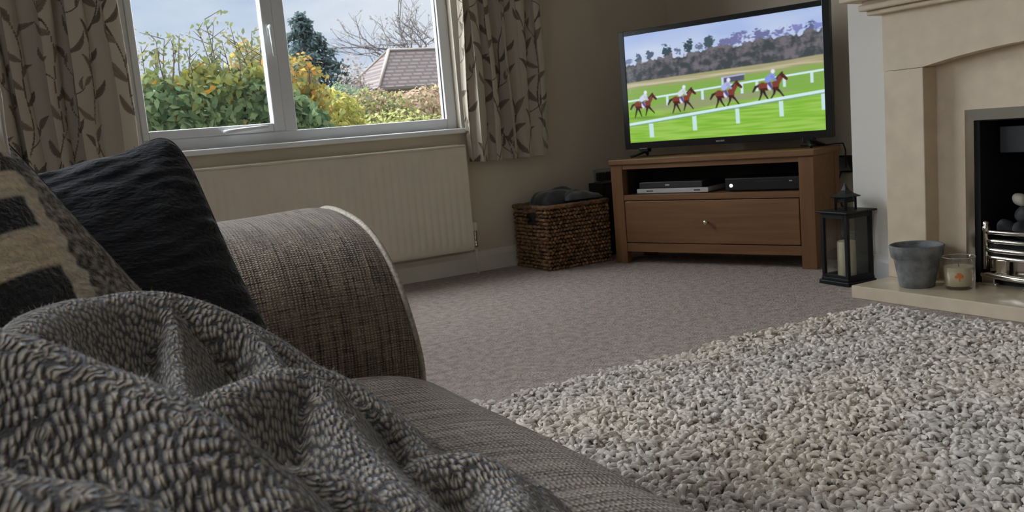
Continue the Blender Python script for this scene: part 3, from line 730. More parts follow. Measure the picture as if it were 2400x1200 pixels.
# plaited knots, row upon row (too many and too small to pick out singly)
ico = bmesh.new(); bmesh.ops.create_icosphere(ico, subdivisions=1, radius=1.0)
iv = np.array([v.co[:] for v in ico.verts]); ico.faces.ensure_lookup_table(); ifc = np.array([[v.index for v in f.verts] for f in ico.faces]); ico.free()
VV = []; FF = []; cnt = 0; r = np.random.default_rng(3)
def knot(c, sx, sy, sz, rot):
    global cnt
    p = iv*np.array([sx, sy, sz])
    R1 = Matrix.Rotation(rot[2], 3, 'Z') @ Matrix.Rotation(rot[1], 3, 'Y') @ Matrix.Rotation(rot[0], 3, 'X')
    p = p @ np.array(R1).T + np.array(c)
    VV.append(p); FF.append(ifc+cnt); cnt += len(iv)
KC = []; rows = 17; per = [(0, 0, 1, 0, BW), (BW, 0, 0, 1, BD), (BW, BD, -1, 0, BW), (0, BD, 0, -1, BD)]
for rw in range(rows):
    z = 0.010+rw*(BH-0.02)/(rows-1)
    infl = 0.006*math.sin(math.pi*rw/(rows-1))
    for (x, y, dx, dy, L) in per:
        n = int(round(L/0.0215))
        for k in range(n):
            s = (k+0.5*(rw % 2)+0.15)/n*L
            px_, py_ = x+dx*s, y+dy*s; nx_, ny_ = dy, -dx
            if dx == 0 and x == 0 and 0.245 < z < 0.315 and 0.10 < py_ < 0.20: continue     # hand hole
            px_ += nx_*infl*math.sin(math.pi*s/L); py_ += ny_*infl*math.sin(math.pi*s/L)
            ang = math.atan2(dy, dx)
            knot((px_-nx_*0.002, py_-ny_*0.002, z+r.normal()*0.0012), 0.0135*(0.9+0.25*r.random()), 0.0110*(0.8+0.4*r.random()), 0.0090*(0.9+0.3*r.random()), (0, (0.6 if rw % 2 else -0.6)+r.normal()*0.2, ang))
            KC.append(np.tile(np.array([0.27, 0.145, 0.070])*(0.45+0.95*r.random()), (len(iv), 1)))
me = raw_mesh('weave', np.vstack(VV), np.vstack(FF), cols=np.vstack(KC))
tag(link('weave', me, attr_mat('hyacinth_knots', 0.55, bump=0.5, bscale=300), bk), kind='stuff')
rim = []
for (x, y, dx, dy, L) in per:
    for k in range(12): rim.append((x+dx*L*k/12, y+dy*L*k/12, BH-0.004+0.002*math.sin(k*3)))
tube('rim', rim, 0.011, m_basket, bk, 8, True)
VV = []; FF = []; cnt = 0
for k in range(9):
    knot((-0.004, 0.095+k*0.0138, 0.322+0.004*math.sin(k)), 0.012, 0.0105, 0.014, (0.5, 0, 0))
link('handle', raw_mesh('handle', np.vstack(VV), np.vstack(FF)), m_basket, bk)

def folded_cloth(name, cx, cy, z0, sx, sy, h, mat, label, seed, rz=0.0, sag=0.0):
    n, m_ = 48, 40
    a, b = np.meshgrid(np.linspace(-1, 1, n), np.linspace(-1, 1, m_), indexing='ij')
    e = np.clip(1-np.abs(a)**5, 0, 1)**0.5*np.clip(1-np.abs(b)**5, 0, 1)**0.5
    nn = vnoise(np.stack([a.ravel()*1.6, b.ravel()*1.6, a.ravel()*0+seed], 1), 1.0, seed).reshape(a.shape)
    n2 = vnoise(np.stack([a.ravel()*0.8+b.ravel()*3.5, b.ravel()*1.0-a.ravel(), a.ravel()*0], 1), 1.0, seed+3).reshape(a.shape)
    zt = z0+e*(h+0.018*nn+0.010*n2-0.035*np.clip(a, 0, 1))
    top = np.stack([a*sx/2, b*sy/2, zt], -1); bot = np.stack([a*sx/2*0.96, b*sy/2*0.96, np.full_like(a, z0)], -1)
    V = np.vstack([top.reshape(-1, 3), bot.reshape(-1, 3)]); f1 = grid_faces(n, m_); f2 = grid_faces(n, m_)[:, ::-1]+n*m_
    c, s = math.cos(rz), math.sin(rz)
    V = np.stack([V[:, 0]*c-V[:, 1]*s, V[:, 0]*s+V[:, 1]*c, V[:, 2]], 1)
    me = raw_mesh(name, V, np.vstack([f1, f2]))
    o = link(name, me, mat, None, loc=(cx, cy, 0))
    return o
tag(folded_cloth('folded_throw', 2.435+0.20, 4.02+0.185, 0.020, 0.355, 0.285, 0.405, m_throw, '', 2.0), 'black fleece throw heaped up in the woven basket', 'throw')
tag(folded_cloth('folded_throw', 2.435+0.285, 4.02+0.105, 0.36, 0.23, 0.145, 0.045, m_throw2, '', 5.0), 'grey rolled fleece lying over the front rim of the woven basket', 'throw')

# ------------------------------------------------------------------ odds and ends in the corner
sb = tag(empty('speaker_box', (2.99, 4.24, 0)), 'slim black speaker box between woven basket and TV stand', 'speaker')
box('cabinet', (-0.055, -0.05, 0.0), (0.055, 0.10, 0.42), m_blackpl, sb, 0.006)
box('grille', (-0.048, -0.056, 0.19), (0.048, -0.048, 0.41), m_dark, sb, 0.003)
box('badge_strip', (-0.048, -0.055, 0.155), (0.048, -0.049, 0.175), m_greypl, sb, 0.002)
sk = tag(empty('wall_socket', (3.085, YW, 0.45)), 'double wall socket plate low on the wall above the basket', 'socket')
box('plate', (-0.073, -0.010, -0.043), (0.073, 0.0, 0.043), plain('socket_plastic', (0.45, 0.42, 0.36), 0.4), sk, 0.003)
for x in (-0.035, 0.035): box('plug', (x-0.024, -0.045, -0.030), (x+0.024, -0.010, 0.022), m_greypl, sk, 0.006)
tube('cable', [(-0.035, -0.04, -0.03), (-0.035, -0.05, -0.10), (-0.01, -0.05, -0.2), (0.01, -0.045, -0.36)], 0.004, m_blackpl, sk)
sk2 = tag(empty('plug_adapter', (XF, 3.075, 0.455)), 'black plug adapter on the dark alcove wall above the lantern', 'plug')
bm = bmesh.new(); bm_lathe(bm, [(0.050, -0.030), (0.046, -0.022), (0.024, 0.030), (0.018, 0.036)], 4, (-0.035, 0, 0)); from_bm('adapter', bm, m_blackpl, sk2)
box('plate', (-0.010, -0.043, -0.043), (0, 0.043, 0.043), m_dark, sk2, 0.003)
tube('cable', [(-0.04, 0, -0.028), (-0.06, 0.01, -0.08), (-0.04, 0.03, -0.13), (-0.05, 0.0, -0.2), (-0.04, -0.03, -0.3), (-0.04, -0.02, -0.43)], 0.0045, m_blackpl, sk2)
c_ = tag(local_root('tv_cable', 1.06, 0.305, 0.5605), 'thin black cable trailing over the back corner of the TV stand', 'cable')
bm = bmesh.new(); bm_tube(bm, [(-0.12, -0.02, 0.006), (-0.05, -0.05, 0.004), (0.01, -0.03, 0.005), (0.04, 0.02, 0.006), (0.055, 0.075, 0.003), (0.06, 0.09, -0.03), (0.06, 0.095, -0.12)], 0.0035, 8)
from_bm('lead', bm, m_blackpl, c_, True)

# ------------------------------------------------------------------ lantern and its candle
ln = tag(empty('lantern', (3.034, 2.572, 0), math.radians(-4)), 'black metal and glass lantern standing on the carpet by the hearth', 'lantern')
hw = 0.083
box('base', (-hw, -hw, 0.0), (hw, hw, 0.018), m_lant, ln, 0.003)
box('floor_plate', (-hw+0.008, -hw+0.008, 0.018), (hw-0.008, hw-0.008, 0.030), m_lant, ln, 0.002)
pw = 0.016; i0 = hw-0.010
for sx in (-1, 1):
    for sy in (-1, 1):
        cx, cy = sx*(i0-pw/2), sy*(i0-pw/2)
        box('corner_post', (cx-pw/2, cy-pw/2, 0.030), (cx+pw/2, cy+pw/2, 0.305), m_lant, ln, 0.002)
for k in range(4):
    R_ = Matrix.Rotation(k*math.pi/2, 4, 'Z')
    for z0_, z1_, nm in ((0.030, 0.042, 'bottom_rail'), (0.285, 0.305, 'top_rail')):
        bm = bmesh.new(); bm_box(bm, (-i0+pw, -i0, z0_), (i0-pw, -i0+0.012, z1_)); bm.transform(R_); from_bm(nm, bm, m_lant, ln)
    bm = bmesh.new(); bm_box(bm, (-i0+pw, -i0+0.005, 0.042), (i0-pw, -i0+0.007, 0.285)); bm.transform(R_); from_bm('glass_pane', bm, m_pane, ln)
rf = box('roof_plate', (-hw-0.004, -hw-0.004, 0.305), (hw+0.004, hw+0.004, 0.313), m_lant, ln, 0.002)
for k in range(4):
    R_ = Matrix.Rotation(k*math.pi/2+math.pi/4, 4, 'Z'); bm = bmesh.new(); bm_box(bm, (0.034, -0.005, 0.313), (0.044, 0.005, 0.368)); bm.transform(R_); from_bm('chimney_post', bm, m_lant, ln)
bm = bmesh.new(); bm_box(bm, (-0.024, -0.024, 0.345), (0.024, 0.024, 0.368), 0.002); from_bm('chimney_box', bm, m_lant, ln)
bm = bmesh.new(); bm_lathe(bm, [(0.060, 0.0), (0.061, 0.003), (0.034, 0.014), (0.017, 0.028), (0.008, 0.044), (0.005, 0.056), (0.002, 0.060)], 4, (0, 0, 0.368)); bm.transform(Matrix.Rotation(math.pi/4, 4, 'Z')); from_bm('cap', bm, m_lant, ln)
pc = tag(empty('pillar_candle', (3.034, 2.575, 0.030)), 'ivory pillar candle inside the black lantern', 'candle')
lathe('wax', [(0.036, 0.0), (0.0375, 0.003), (0.0375, 0.146), (0.035, 0.150), (0.026, 0.146), (0.004, 0.143)], m_wax, pc, 32)
tube('wick', [(0, 0, 0.142), (0.001, 0, 0.150), (0.003, 0.001, 0.156)], 0.0014, m_blackpl, pc, 6)

# ------------------------------------------------------------------ fireplace
he = tag(box('hearth', (2.795, FY-0.686, 0.0), (XC, FY+0.686, 0.050), m_hearth, None, 0.004, 3), 'polished cream stone hearth slab raised off the carpet', 'hearth')
fp = tag(empty('fireplace_surround', (3.1, FY, 0.05)), 'cream limestone fireplace surround with arched opening and moulded mantel', 'fireplace')
o3 = Vector((3.1, FY, 0.05))
def fbox(name, lo, hi, mat=m_stone, bev=0.003, parent=fp):
    return box(name, Vector(lo)-o3, Vector(hi)-o3, mat, parent, bev)
XS = 3.02; hwid = 0.688; inn = 0.515
fbox('leg', (XS, FY+inn, 0.05), (XC-0.001, FY+hwid, 0.8655)); fbox('leg', (XS, FY-hwid, 0.05), (XC-0.001, FY-inn, 0.8655))
# arched frieze
bm = bmesh.new(); n = 28
def arch_z(y): return 0.867+0.050*(1-(abs(y)/inn)**2)
ys_ = [-hwid, -inn]+list(np.linspace(-inn, inn, n))[1:-1]+[inn, hwid]
fr_, bk_ = [], []
for x, lst in ((XS, fr_), (XC-0.001, bk_)):
    for y in ys_:
        zb = 0.867 if abs(y) >= inn else arch_z(y)
        lst.append((bm.verts.new((x-o3.x, y, zb-0.05)), bm.verts.new((x-o3.x, y, 1.085-0.05))))
for k in range(len(ys_)-1):
    bm.faces.new((fr_[k][0], fr_[k][1], fr_[k+1][1], fr_[k+1][0])); bm.faces.new((bk_[k][0], bk_[k+1][0], bk_[k+1][1], bk_[k][1]))
    bm.faces.new((fr_[k][0], fr_[k+1][0], bk_[k+1][0], bk_[k][0])); bm.faces.new((fr_[k][1], bk_[k][1], bk_[k+1][1], fr_[k+1][1]))
bm.faces.new((fr_[0][0], bk_[0][0], bk_[0][1], fr_[0][1])); bm.faces.new((fr_[-1][0], fr_[-1][1], bk_[-1][1], bk_[-1][0]))
from_bm('frieze', bm, m_stone, fp)
# back panel around the fire opening
bm = bmesh.new()
for lo, hi in (((3.096, FY-inn-0.01, 0.05), (XC-0.0005, OP0, 0.93)), ((3.096, OP1, 0.05), (XC-0.0005, FY+inn+0.01, 0.93)), ((3.096, OP0, OZ), (XC-0.0005, OP1, 0.93))):
    bm_box(bm, Vector(lo)-o3, Vector(hi)-o3)
from_bm('back_panel', bm, m_stone, fp)
for k, (z0_, z1_, ov, fx) in enumerate(((1.085, 1.104, 0.045, 2.985), (1.104, 1.128, 0.065, 2.962), (1.128, 1.142, 0.052, 2.972), (1.142, 1.180, 0.115, 2.915))):
    fbox('mantel_moulding' if k < 3 else 'mantel_shelf', (fx, FY-hwid-ov, z0_), (XC-0.001, FY+hwid+ov, z1_), bev=0.006 if k != 2 else 0.002)

# inset fire
gf = tag(empty('gas_fire', (3.1, FY, 0.05)), 'inset fire with chrome trim and bars in the stone fireplace', 'fire')
gx0, gx1 = 3.078, 3.0955
ow, iw, oz, iz = 0.395, 0.352, 0.695, 0.655
def trim_piece(pts_out_in):
    bm = bmesh.new()
    front, back = [], []
    for (y, z, d) in pts_out_in:
        front.append(bm.verts.new((gx1-o3.x-d, y, z-0.05))); back.append(bm.verts.new((gx1-o3.x, y, z-0.05)))
    n = len(front)
    bm.faces.new(front); bm.faces.new(back[::-1])
    for k in range(n): bm.faces.new((front[k], back[k], back[(k+1) % n], front[(k+1) % n]))
    return from_bm('trim', bm, m_chrome, gf)
trim_piece([(ow, 0.05, 0.008), (ow, oz, 0.008), (iw, iz, 0.020), (iw, 0.05, 0.020)])
trim_piece([(-ow, 0.05, 0.008), (-iw, 0.05, 0.020), (-iw, iz, 0.020), (-ow, oz, 0.008)])
trim_piece([(ow, oz, 0.008), (-ow, oz, 0.008), (-iw, iz, 0.020), (iw, iz, 0.020)])
bm = bmesh.new()
for lo, hi in (((3.0965, -0.358, 0.0), (3.42, -0.342, 0.612)), ((3.0965, 0.342, 0.0), (3.42, 0.358, 0.612)), ((3.0965, -0.342, 0.600), (3.42, 0.342, 0.612)), ((3.40, -0.342, 0.0), (3.42, 0.342, 0.600)), ((3.0965, -0.342, 0.0), (3.40, 0.342, 0.012))):
    bm_box(bm, (lo[0]-o3.x, lo[1], lo[2]), (hi[0]-o3.x, hi[1], hi[2]))
from_bm('firebox', bm, m_black, gf)
bm = bmesh.new(); bm_box(bm, (3.15-o3.x, -0.30, 0.48), (3.158-o3.x, 0.30, 0.575), 0.002); from_bm('hood', bm, m_hood, gf)
bm = bmesh.new(); bm_box(bm, (3.10-o3.x, -0.32, 0.012), (3.36-o3.x, 0.32, 0.165)); from_bm('burner_tray', bm, m_black, gf)
def bowed(z, y0, bow, x0): return [(x0-bow*(1-(y/y0)**2)-o3.x, y, z) for y in np.linspace(-y0, y0, 25)]
for z, rr, y0, bow in ((0.198, 0.0095, 0.305, 0.020), (0.165, 0.0085, 0.300, 0.024), (0.132, 0.0095, 0.305, 0.030), (0.104, 0.0085, 0.300, 0.030)):
    tube('fire_bar', bowed(z, y0, bow, 3.072), rr, m_chrome, gf, 12)
for sy in (-1, 1):
    bm = bmesh.new(); bm_lathe(bm, [(0.010, 0.06), (0.010, 0.20), (0.013, 0.205), (0.013, 0.215), (0.009, 0.222), (0.011, 0.232), (0.004, 0.240)], 16, (3.072-o3.x, sy*0.307, 0)); from_bm('post', bm, m_chrome, gf, True)
    bm = bmesh.new(); bm_box(bm, (3.05-o3.x, sy*0.245-0.028, 0.035), (3.072-o3.x, sy*0.245+0.012, 0.10), 0.004); from_bm('pillar', bm, m_chrome, gf)
bm = bmesh.new(); bm_box(bm, (3.05-o3.x, -0.03, 0.035), (3.066-o3.x, 0.03, 0.10), 0.004); from_bm('pillar', bm, m_chrome, gf)
bm = bmesh.new(); bm_box(bm, (3.085-o3.x, -0.30, 0.02), (3.092-o3.x, 0.30, 0.10), 0.002); from_bm('ash_cover', bm, m_chrome, gf)
tube('plinth_bar', bowed(0.040, 0.315, 0.045, 3.065), 0.012, m_chrome, gf, 12)
for y in (-0.285, -0.10, 0.10, 0.285):
    bm = bmesh.new(); xf = 3.065-0.045*(1-(y/0.315)**2)-o3.x
    bm_box(bm, (xf-0.018, y-0.035, 0.0), (xf+0.012, y+0.035, 0.014), 0.004); bm_box(bm, (xf-0.010, y-0.024, 0.010), (xf+0.010, y+0.024, 0.04), 0.003); from_bm('foot', bm, m_chrome, gf)
# coals
def coal(c, rad_, mat, label, seed, grp):
    bm = bmesh.new(); bmesh.ops.create_icosphere(bm, subdivisions=3, radius=rad_)
    for v_ in bm.verts:
        k = 1+0.22*mnoise.noise(v_.co/rad_*0.9+Vector((seed*3.1, seed, -seed)))
        v_.co = Vector((v_.co.x*k, v_.co.y*k*1.22, v_.co.z*k*0.86))
    o = from_bm('coal' if mat is m_coal else 'pebble', bm, mat, None, True, loc=c)
    o.rotation_euler = (seed*1.3, seed*0.4, seed*2.1)
    return tag(o, label, 'coal' if mat is m_coal else 'pebble', grp)
cs = [(0.265, 0.235, 3.13), (0.20, 0.233, 3.12), (0.135, 0.235, 3.12), (0.07, 0.235, 3.125), (0.0, 0.235, 3.12), (-0.07, 0.235, 3.12), (-0.14, 0.235, 3.12), (-0.21, 0.235, 3.12),
      (0.235, 0.245, 3.20), (0.215, 0.285, 3.165), (0.15, 0.292, 3.16), (0.08, 0.29, 3.165), (0.01, 0.29, 3.16), (-0.07, 0.29, 3.16), (0.185, 0.262, 3.215), (0.11, 0.325, 3.20), (0.04, 0.33, 3.20)]
for k, (y, z, x) in enumerate(cs):
    ordn = ('first', 'second', 'third', 'fourth', 'fifth', 'sixth', 'seventh', 'eighth')
    if k < 8: lab = 'dark coal in the lowest row behind the chrome bars, %s from the left' % ordn[k]
    elif k in (8, 14): lab = 'dark coal at the back of the heap, %s of two from the left' % ('first' if k == 8 else 'second')
    elif k < 14: lab = 'dark coal in the second row of the heap, %s from the left' % ordn[k-9]
    else: lab = 'dark coal at the top of the heap, %s of two from the left' % ordn[k-15]
    coal((x, FY+y, z+0.02), 0.031+0.004*math.sin(k*2.3), m_coal, lab, k+1, 'coals in the gas fire')
coal((3.165, FY+0.236, 0.358), 0.024, m_pebble, 'pale cream pebble on top of the dark coals', 3.3, None)

# ------------------------------------------------------------------ plant pot and jar candle on the hearth
pp = tag(empty('plant_pot', (2.922, 2.156, 0.050)), 'empty weathered grey plant pot on the hearth', 'plant pot')
def wob(name, prof, mat, parent, seed, amp):
    bm = bmesh.new(); bm_lathe(bm, [(a_*0.925, b_*0.925) for a_, b_ in prof], 56, cap0=False, cap1=False)
    for v_ in bm.verts:
        k = 1+amp*mnoise.noise(v_.co*14+Vector((seed, 0, 0))); v_.co.x *= k; v_.co.y *= k
    return from_bm(name, bm, mat, parent, True)
wob('body', [(0.001, 0.004), (0.064, 0.0), (0.068, 0.004), (0.074, 0.04), (0.082, 0.08), (0.088, 0.112), (0.092, 0.116), (0.093, 0.120)], m_pot, pp, 1, 0.02)
wob('rim', [(0.093, 0.119), (0.098, 0.122), (0.104, 0.164), (0.1045, 0.170), (0.101, 0.173), (0.096, 0.169), (0.091, 0.125), (0.082, 0.09)], m_pot, pp, 1, 0.012)
wob('inside', [(0.0815, 0.095), (0.058, 0.03), (0.001, 0.02)], m_soil, pp, 1, 0.01)
jc = tag(empty('jar_candle', (2.962, 2.012, 0.050)), 'cream candle in a clear glass jar beside the grey pot', 'candle')
lathe('jar', [(0.001, 0.0), (0.043, 0.0), (0.0465, 0.004), (0.0565, 0.118), (0.0560, 0.1195), (0.0545, 0.118), (0.0450, 0.013), (0.001, 0.011)], m_jar, jc, 48, cap0=False, cap1=False)
tube('jar_rim', [(0.0555*math.cos(a), 0.0555*math.sin(a), 0.119) for a in np.linspace(0, 2*math.pi, 40, endpoint=False)], 0.0013, plain('glass_lip', (0.55, 0.55, 0.53), 0.1, spec=0.8), jc, 6, True)
lathe('wax', [(0.001, 0.013), (0.0444, 0.0135), (0.0513, 0.083), (0.049, 0.0825), (0.003, 0.081)], m_wax, jc, 48, cap0=False, cap1=False)
tube('wick', [(0, 0, 0.08), (0, 0.001, 0.088), (0.002, 0.002, 0.093)], 0.0014, m_blackpl, jc, 6)
# orange motif printed on the side that faces the room
def on_jar(a, z, out=0.0008): 
    rr = 0.0465+(0.0565-0.0465)*(z-0.004)/0.114+out; return (rr*math.cos(a), rr*math.sin(a), z)
bm = bmesh.new(); a0 = math.pi+0.62
for (da, dz, ra, rz_) in ((0, 0.006, 0.17, 0.009), (-0.15, 0.0, 0.13, 0.007), (0.16, 0.001, 0.13, 0.007), (0.02, -0.009, 0.05, 0.010)):
    c = bm.verts.new(on_jar(a0+da, 0.052+dz)); ring = [bm.verts.new(on_jar(a0+da+ra*math.cos(t), 0.052+dz+rz_*math.sin(t))) for t in np.linspace(0, 2*math.pi, 14, endpoint=False)]
    for k in range(14): bm.faces.new((c, ring[k], ring[(k+1) % 14]))
from_bm('printed_motif', bm, plain('orange_print', (0.72, 0.22, 0.05), 0.5, var=0.3, vscale=120), jc)

# ------------------------------------------------------------------ shag rug
RGX0, RGX1, RGY0, RGY1 = 0.70, 2.60, -0.30, 2.10
rug = tag(empty('shag_rug', ((RGX0+RGX1)/2, (RGY0+RGY1)/2, 0)), 'thick grey beige shag rug on the carpet in front of the fireplace', 'rug')
ro = np.array([(RGX0+RGX1)/2, (RGY0+RGY1)/2, 0])
box('backing', Vector((RGX0, RGY0, 0.0))-Vector(ro), Vector((RGX1, RGY1, 0.016))-Vector(ro), plain('rug_backing', (0.30, 0.27, 0.24), 0.95, var=0.3, vscale=40, bump=0.8, bscale=100, bdist=0.01), rug, 0.005)
def tufts(n, seed):
    r = np.random.default_rng(seed)
    X = RGX0+0.008+(RGX1-RGX0-0.016)*r.random(n*4); Y = RGY0+0.01+(RGY1-RGY0-0.018)*r.random(n*4)
    keep = (X-0.45 > 0.46*np.maximum(0.5-Y, 0)) & (Y > 0.35) & ((X > 1.0) | (Y < 1.4) | (X > 0.95)) 
    X = X[keep][:n]; Y = Y[keep][:n]; n = len(X)
    hd = r.random(n)*2*np.pi
    # neighbouring tufts lean the same way
    lean = vnoise(np.stack([X, Y, 0*X], 1), 3.2, 2.0)*3.0+vnoise(np.stack([X, Y, 0*X], 1), 11.0, 6.0)*2.5
    hd = lean*1.5+r.normal(size=n)*0.9
    ln_ = 0.022+0.016*r.random(n); rad_ = 0.0042+0.0020*r.random(n)
    K, S = 5, 5
    t = np.linspace(0, 1, K)
    curl = r.normal(size=n)*1.5
    rise = 0.014+0.022*r.random(n)
    P = np.zeros((n, K, 3)); 
    for k in range(K):
        q = t[k]
        a = hd+curl*q
        P[:, k, 0] = X+ln_*0.8*q*np.cos(a); P[:, k, 1] = Y+ln_*0.8*q*np.sin(a)
        P[:, k, 2] = 0.012+rise*np.sin(np.pi*0.5*np.minimum(1, q*1.5))*1.0-0.010*np.maximum(0, q-0.6)*r.random(n)
    hh = vnoise(np.stack([X, Y, 0*X], 1), 5.0, 9.0)
    P[:, :, 2] += (0.010*hh)[:, None]*t[None, :]
    T = np.gradient(P, axis=1); T /= np.linalg.norm(T, axis=2, keepdims=True)+1e-9
    U = np.cross(T, np.array([0, 0, 1.0])); nu = np.linalg.norm(U, axis=2, keepdims=True); U = np.where(nu > 1e-3, U/(nu+1e-9), np.array([1.0, 0, 0])); W = np.cross(U, T)
    rp = np.array([0.7, 1.05, 1.2, 1.05, 0.45])
    an = np.arange(S)*2*np.pi/S
    V = P[:, :, None, :]+(rad_[:, None]*rp[None, :])[:, :, None, None]*(U[:, :, None, :]*np.cos(an)[None, None, :, None]+W[:, :, None, :]*np.sin(an)[None, None, :, None])
    V = V.reshape(n, K*S, 3)
    k_, s_ = np.meshgrid(np.arange(K-1), np.arange(S), indexing='ij')
    fb = np.stack([k_*S+s_, k_*S+(s_+1) % S, (k_+1)*S+(s_+1) % S, (k_+1)*S+s_], -1).reshape(-1, 4)
    Fc = (fb[None]+(np.arange(n)*K*S)[:, None, None]).reshape(-1, 4)
    base = np.array([0.84, 0.75, 0.645]); alt = np.array([0.77, 0.715, 0.66]); 
    mixv = np.clip(0.5+1.1*vnoise(np.stack([X, Y, 0*X], 1), 2.6, 3.0), 0, 1)
    c = base*(mixv[:, None])+alt*(1-mixv[:, None]); c = c*(0.70+0.42*r.random(n))[:, None]
    C = np.repeat(c, K*S, 0)
    return V.reshape(-1, 3)-ro, Fc, C
V_, F_, C_ = tufts(36000, 21)
tag(link('pile', raw_mesh('pile', V_, F_, cols=C_), attr_mat('rug_wool', 0.95, bump=0.4, bscale=500, sheen=0.2), rug), kind='stuff')

# ------------------------------------------------------------------ sofa
so = tag(empty('sofa', (0.0, 0.2, 0)), 'brown grey woven fabric sofa with rolled arm and low seat', 'sofa')
s0 = np.array([0.0, 0.2, 0.0])
# far arm: profile in (y, z), swept along x, front edge leaning back a little towards the top
arm_prof = [(1.150, 0.10), (1.142, 0.30), (1.131, 0.447), (1.128, 0.500), (1.140, 0.568), (1.172, 0.616), (1.225, 0.646), (1.300, 0.662), (1.390, 0.664), (1.470, 0.648), (1.535, 0.612), (1.570, 0.555), (1.580, 0.48), (1.580, 0.30), (1.580, 0.10)]
def front_x(z): return 0.462-0.035*max(0.0, (z-0.45)/0.215)
def arm(mirror, name='arm'):
    pr = catmull([(p[0], p[1], 0) for p in arm_prof], 90)[:, :2]
    if mirror: pr[:, 0] = 0.20*2-pr[:, 0]
    xs = np.r_[np.linspace(-0.70, 0.30, 50), np.linspace(0.31, 1.0, 20)]
    xs = np.linspace(0, 1, 80)
    P = np.zeros((80, 90, 3))
    for j, (y, z) in enumerate(pr):
        fx = front_x(z); P[:, j, 0] = -0.72+(fx+0.72)*xs; P[:, j, 1] = y; P[:, j, 2] = z
    nn = vnoise(P.reshape(-1, 3)*np.array([1, 1, 1]), 7.0, 1.7).reshape(80, 90)
    cen = np.array([0, 0, 0.45]); 
    P[:, :, 2] += 0.004*nn*np.clip((P[:, :, 2]-0.4)/0.1, 0, 1)
    # soft rounding just behind the front piping
    edge = np.clip((xs-0.975)/0.025, 0, 1)[:, None]
    yc = (1.355 if not mirror else 0.4-1.355)
    P[:, :, 1] += (yc-P[:, :, 1])*0.02*edge**2; P[:, :, 2] -= 0.004*edge**2
    al = np.r_[0, np.cumsum(np.linalg.norm(np.diff(pr, axis=0), axis=1))]
    UV = np.stack([P[:, :, 0]+1.0, np.repeat(al[None], 80, 0)], -1)
    o = link(name, raw_mesh(name, (P-s0).reshape(-1, 3), grid_faces(80, 90), UV.reshape(-1, 2)), m_sofa, so)
    # front panel (fan) and its piping
    bm = bmesh.new(); uvl = bm.loops.layers.uv.new('UVMap')
    ring = [bm.verts.new(P[-1, j]-s0+np.array([0.0, 0, 0])) for j in range(90)]
    mid = [bm.verts.new((front_x(pr[j, 1])-0.004-s0[0]+0.006, yc+(pr[j, 0]-yc)*0.9-s0[1], 0.10+(pr[j, 1]-0.10)*0.93)) for j in range(90)]
    c = bm.verts.new((0.462, yc-s0[1], 0.30))
    for j in range(89):
        for f in (bm.faces.new((ring[j], ring[j+1], mid[j+1], mid[j])), bm.faces.new((mid[j], mid[j+1], c))):
            for lp in f.loops: lp[uvl].uv = (lp.vert.co.y, lp.vert.co.z)
    f = bm.faces.new((ring[89], ring[0], mid[0], mid[89])); f = bm.faces.new((mid[89], mid[0], c))
    me = bpy.data.meshes.new('front_panel'); bmesh.ops.recalc_face_normals(bm, faces=bm.faces); bm.to_mesh(me); bm.free()
    link('front_panel', me, m_sofa, o, True)
    tube('piping', [P[-1, j]-s0+np.array([0.003, 0, 0.001]) for j in range(0, 90, 1)], 0.0042, m_piping, o, 8)
    # outer side closing down to the floor and rear cap
    b = bmesh.new(); bm_box(b, (-0.72-s0[0], min(pr[0, 0], pr[-1, 0])+0.003-s0[1], 0.06), (0.455-s0[0], max(pr[0, 0], pr[-1, 0])-0.003-s0[1], 0.40)); from_bm('arm_box', b, m_sofa_plain, o)
    return o
m_piping = plain('sofa_piping', (0.46, 0.41, 0.34), 0.9, var=0.35, vscale=250)  # paler than the cover: the arm's edge highlight is put into this colour
m_sofa_plain = plain('sofa_base_fabric', (0.16, 0.135, 0.105), 0.9, var=0.25, vscale=120, bump=0.5, bscale=300)
arm(False); arm(True)
# seat cushion: profile in (x, z), swept along y, crowned and slightly sunk
sp = [(-0.42, 0.30), (-0.42, 0.452), (-0.30, 0.462), (0.0, 0.466), (0.25, 0.464), (0.36, 0.460), (0.425, 0.448), (0.470, 0.420), (0.495, 0.375), (0.500, 0.330), (0.495, 0.27), (0.488, 0.20)]
pr = catmull([(a, b, 0) for a, b in sp], 110)[:, :2]
ysamp = np.linspace(-0.725, 1.129, 180)
P = np.zeros((180, 110, 3))
for i, y in enumerate(ysamp):
    P[i, :, 0] = pr[:, 0]; P[i, :, 1] = y; P[i, :, 2] = pr[:, 1]
nn = vnoise(P.reshape(-1, 3), 4.0, 3.3).reshape(180, 110)
fall = np.clip((P[:, :, 2]-0.36)/0.08, 0, 1)
endr = np.clip((ysamp-1.05)/0.079, 0, 1)**2
P[:, :, 2] += (0.005*nn)*fall-0.010*endr[:, None]*fall
P[:, :, 0] -= (0.030*endr**1.5)[:, None]*np.clip((P[:, :, 0]-0.3)/0.1, 0, 1)
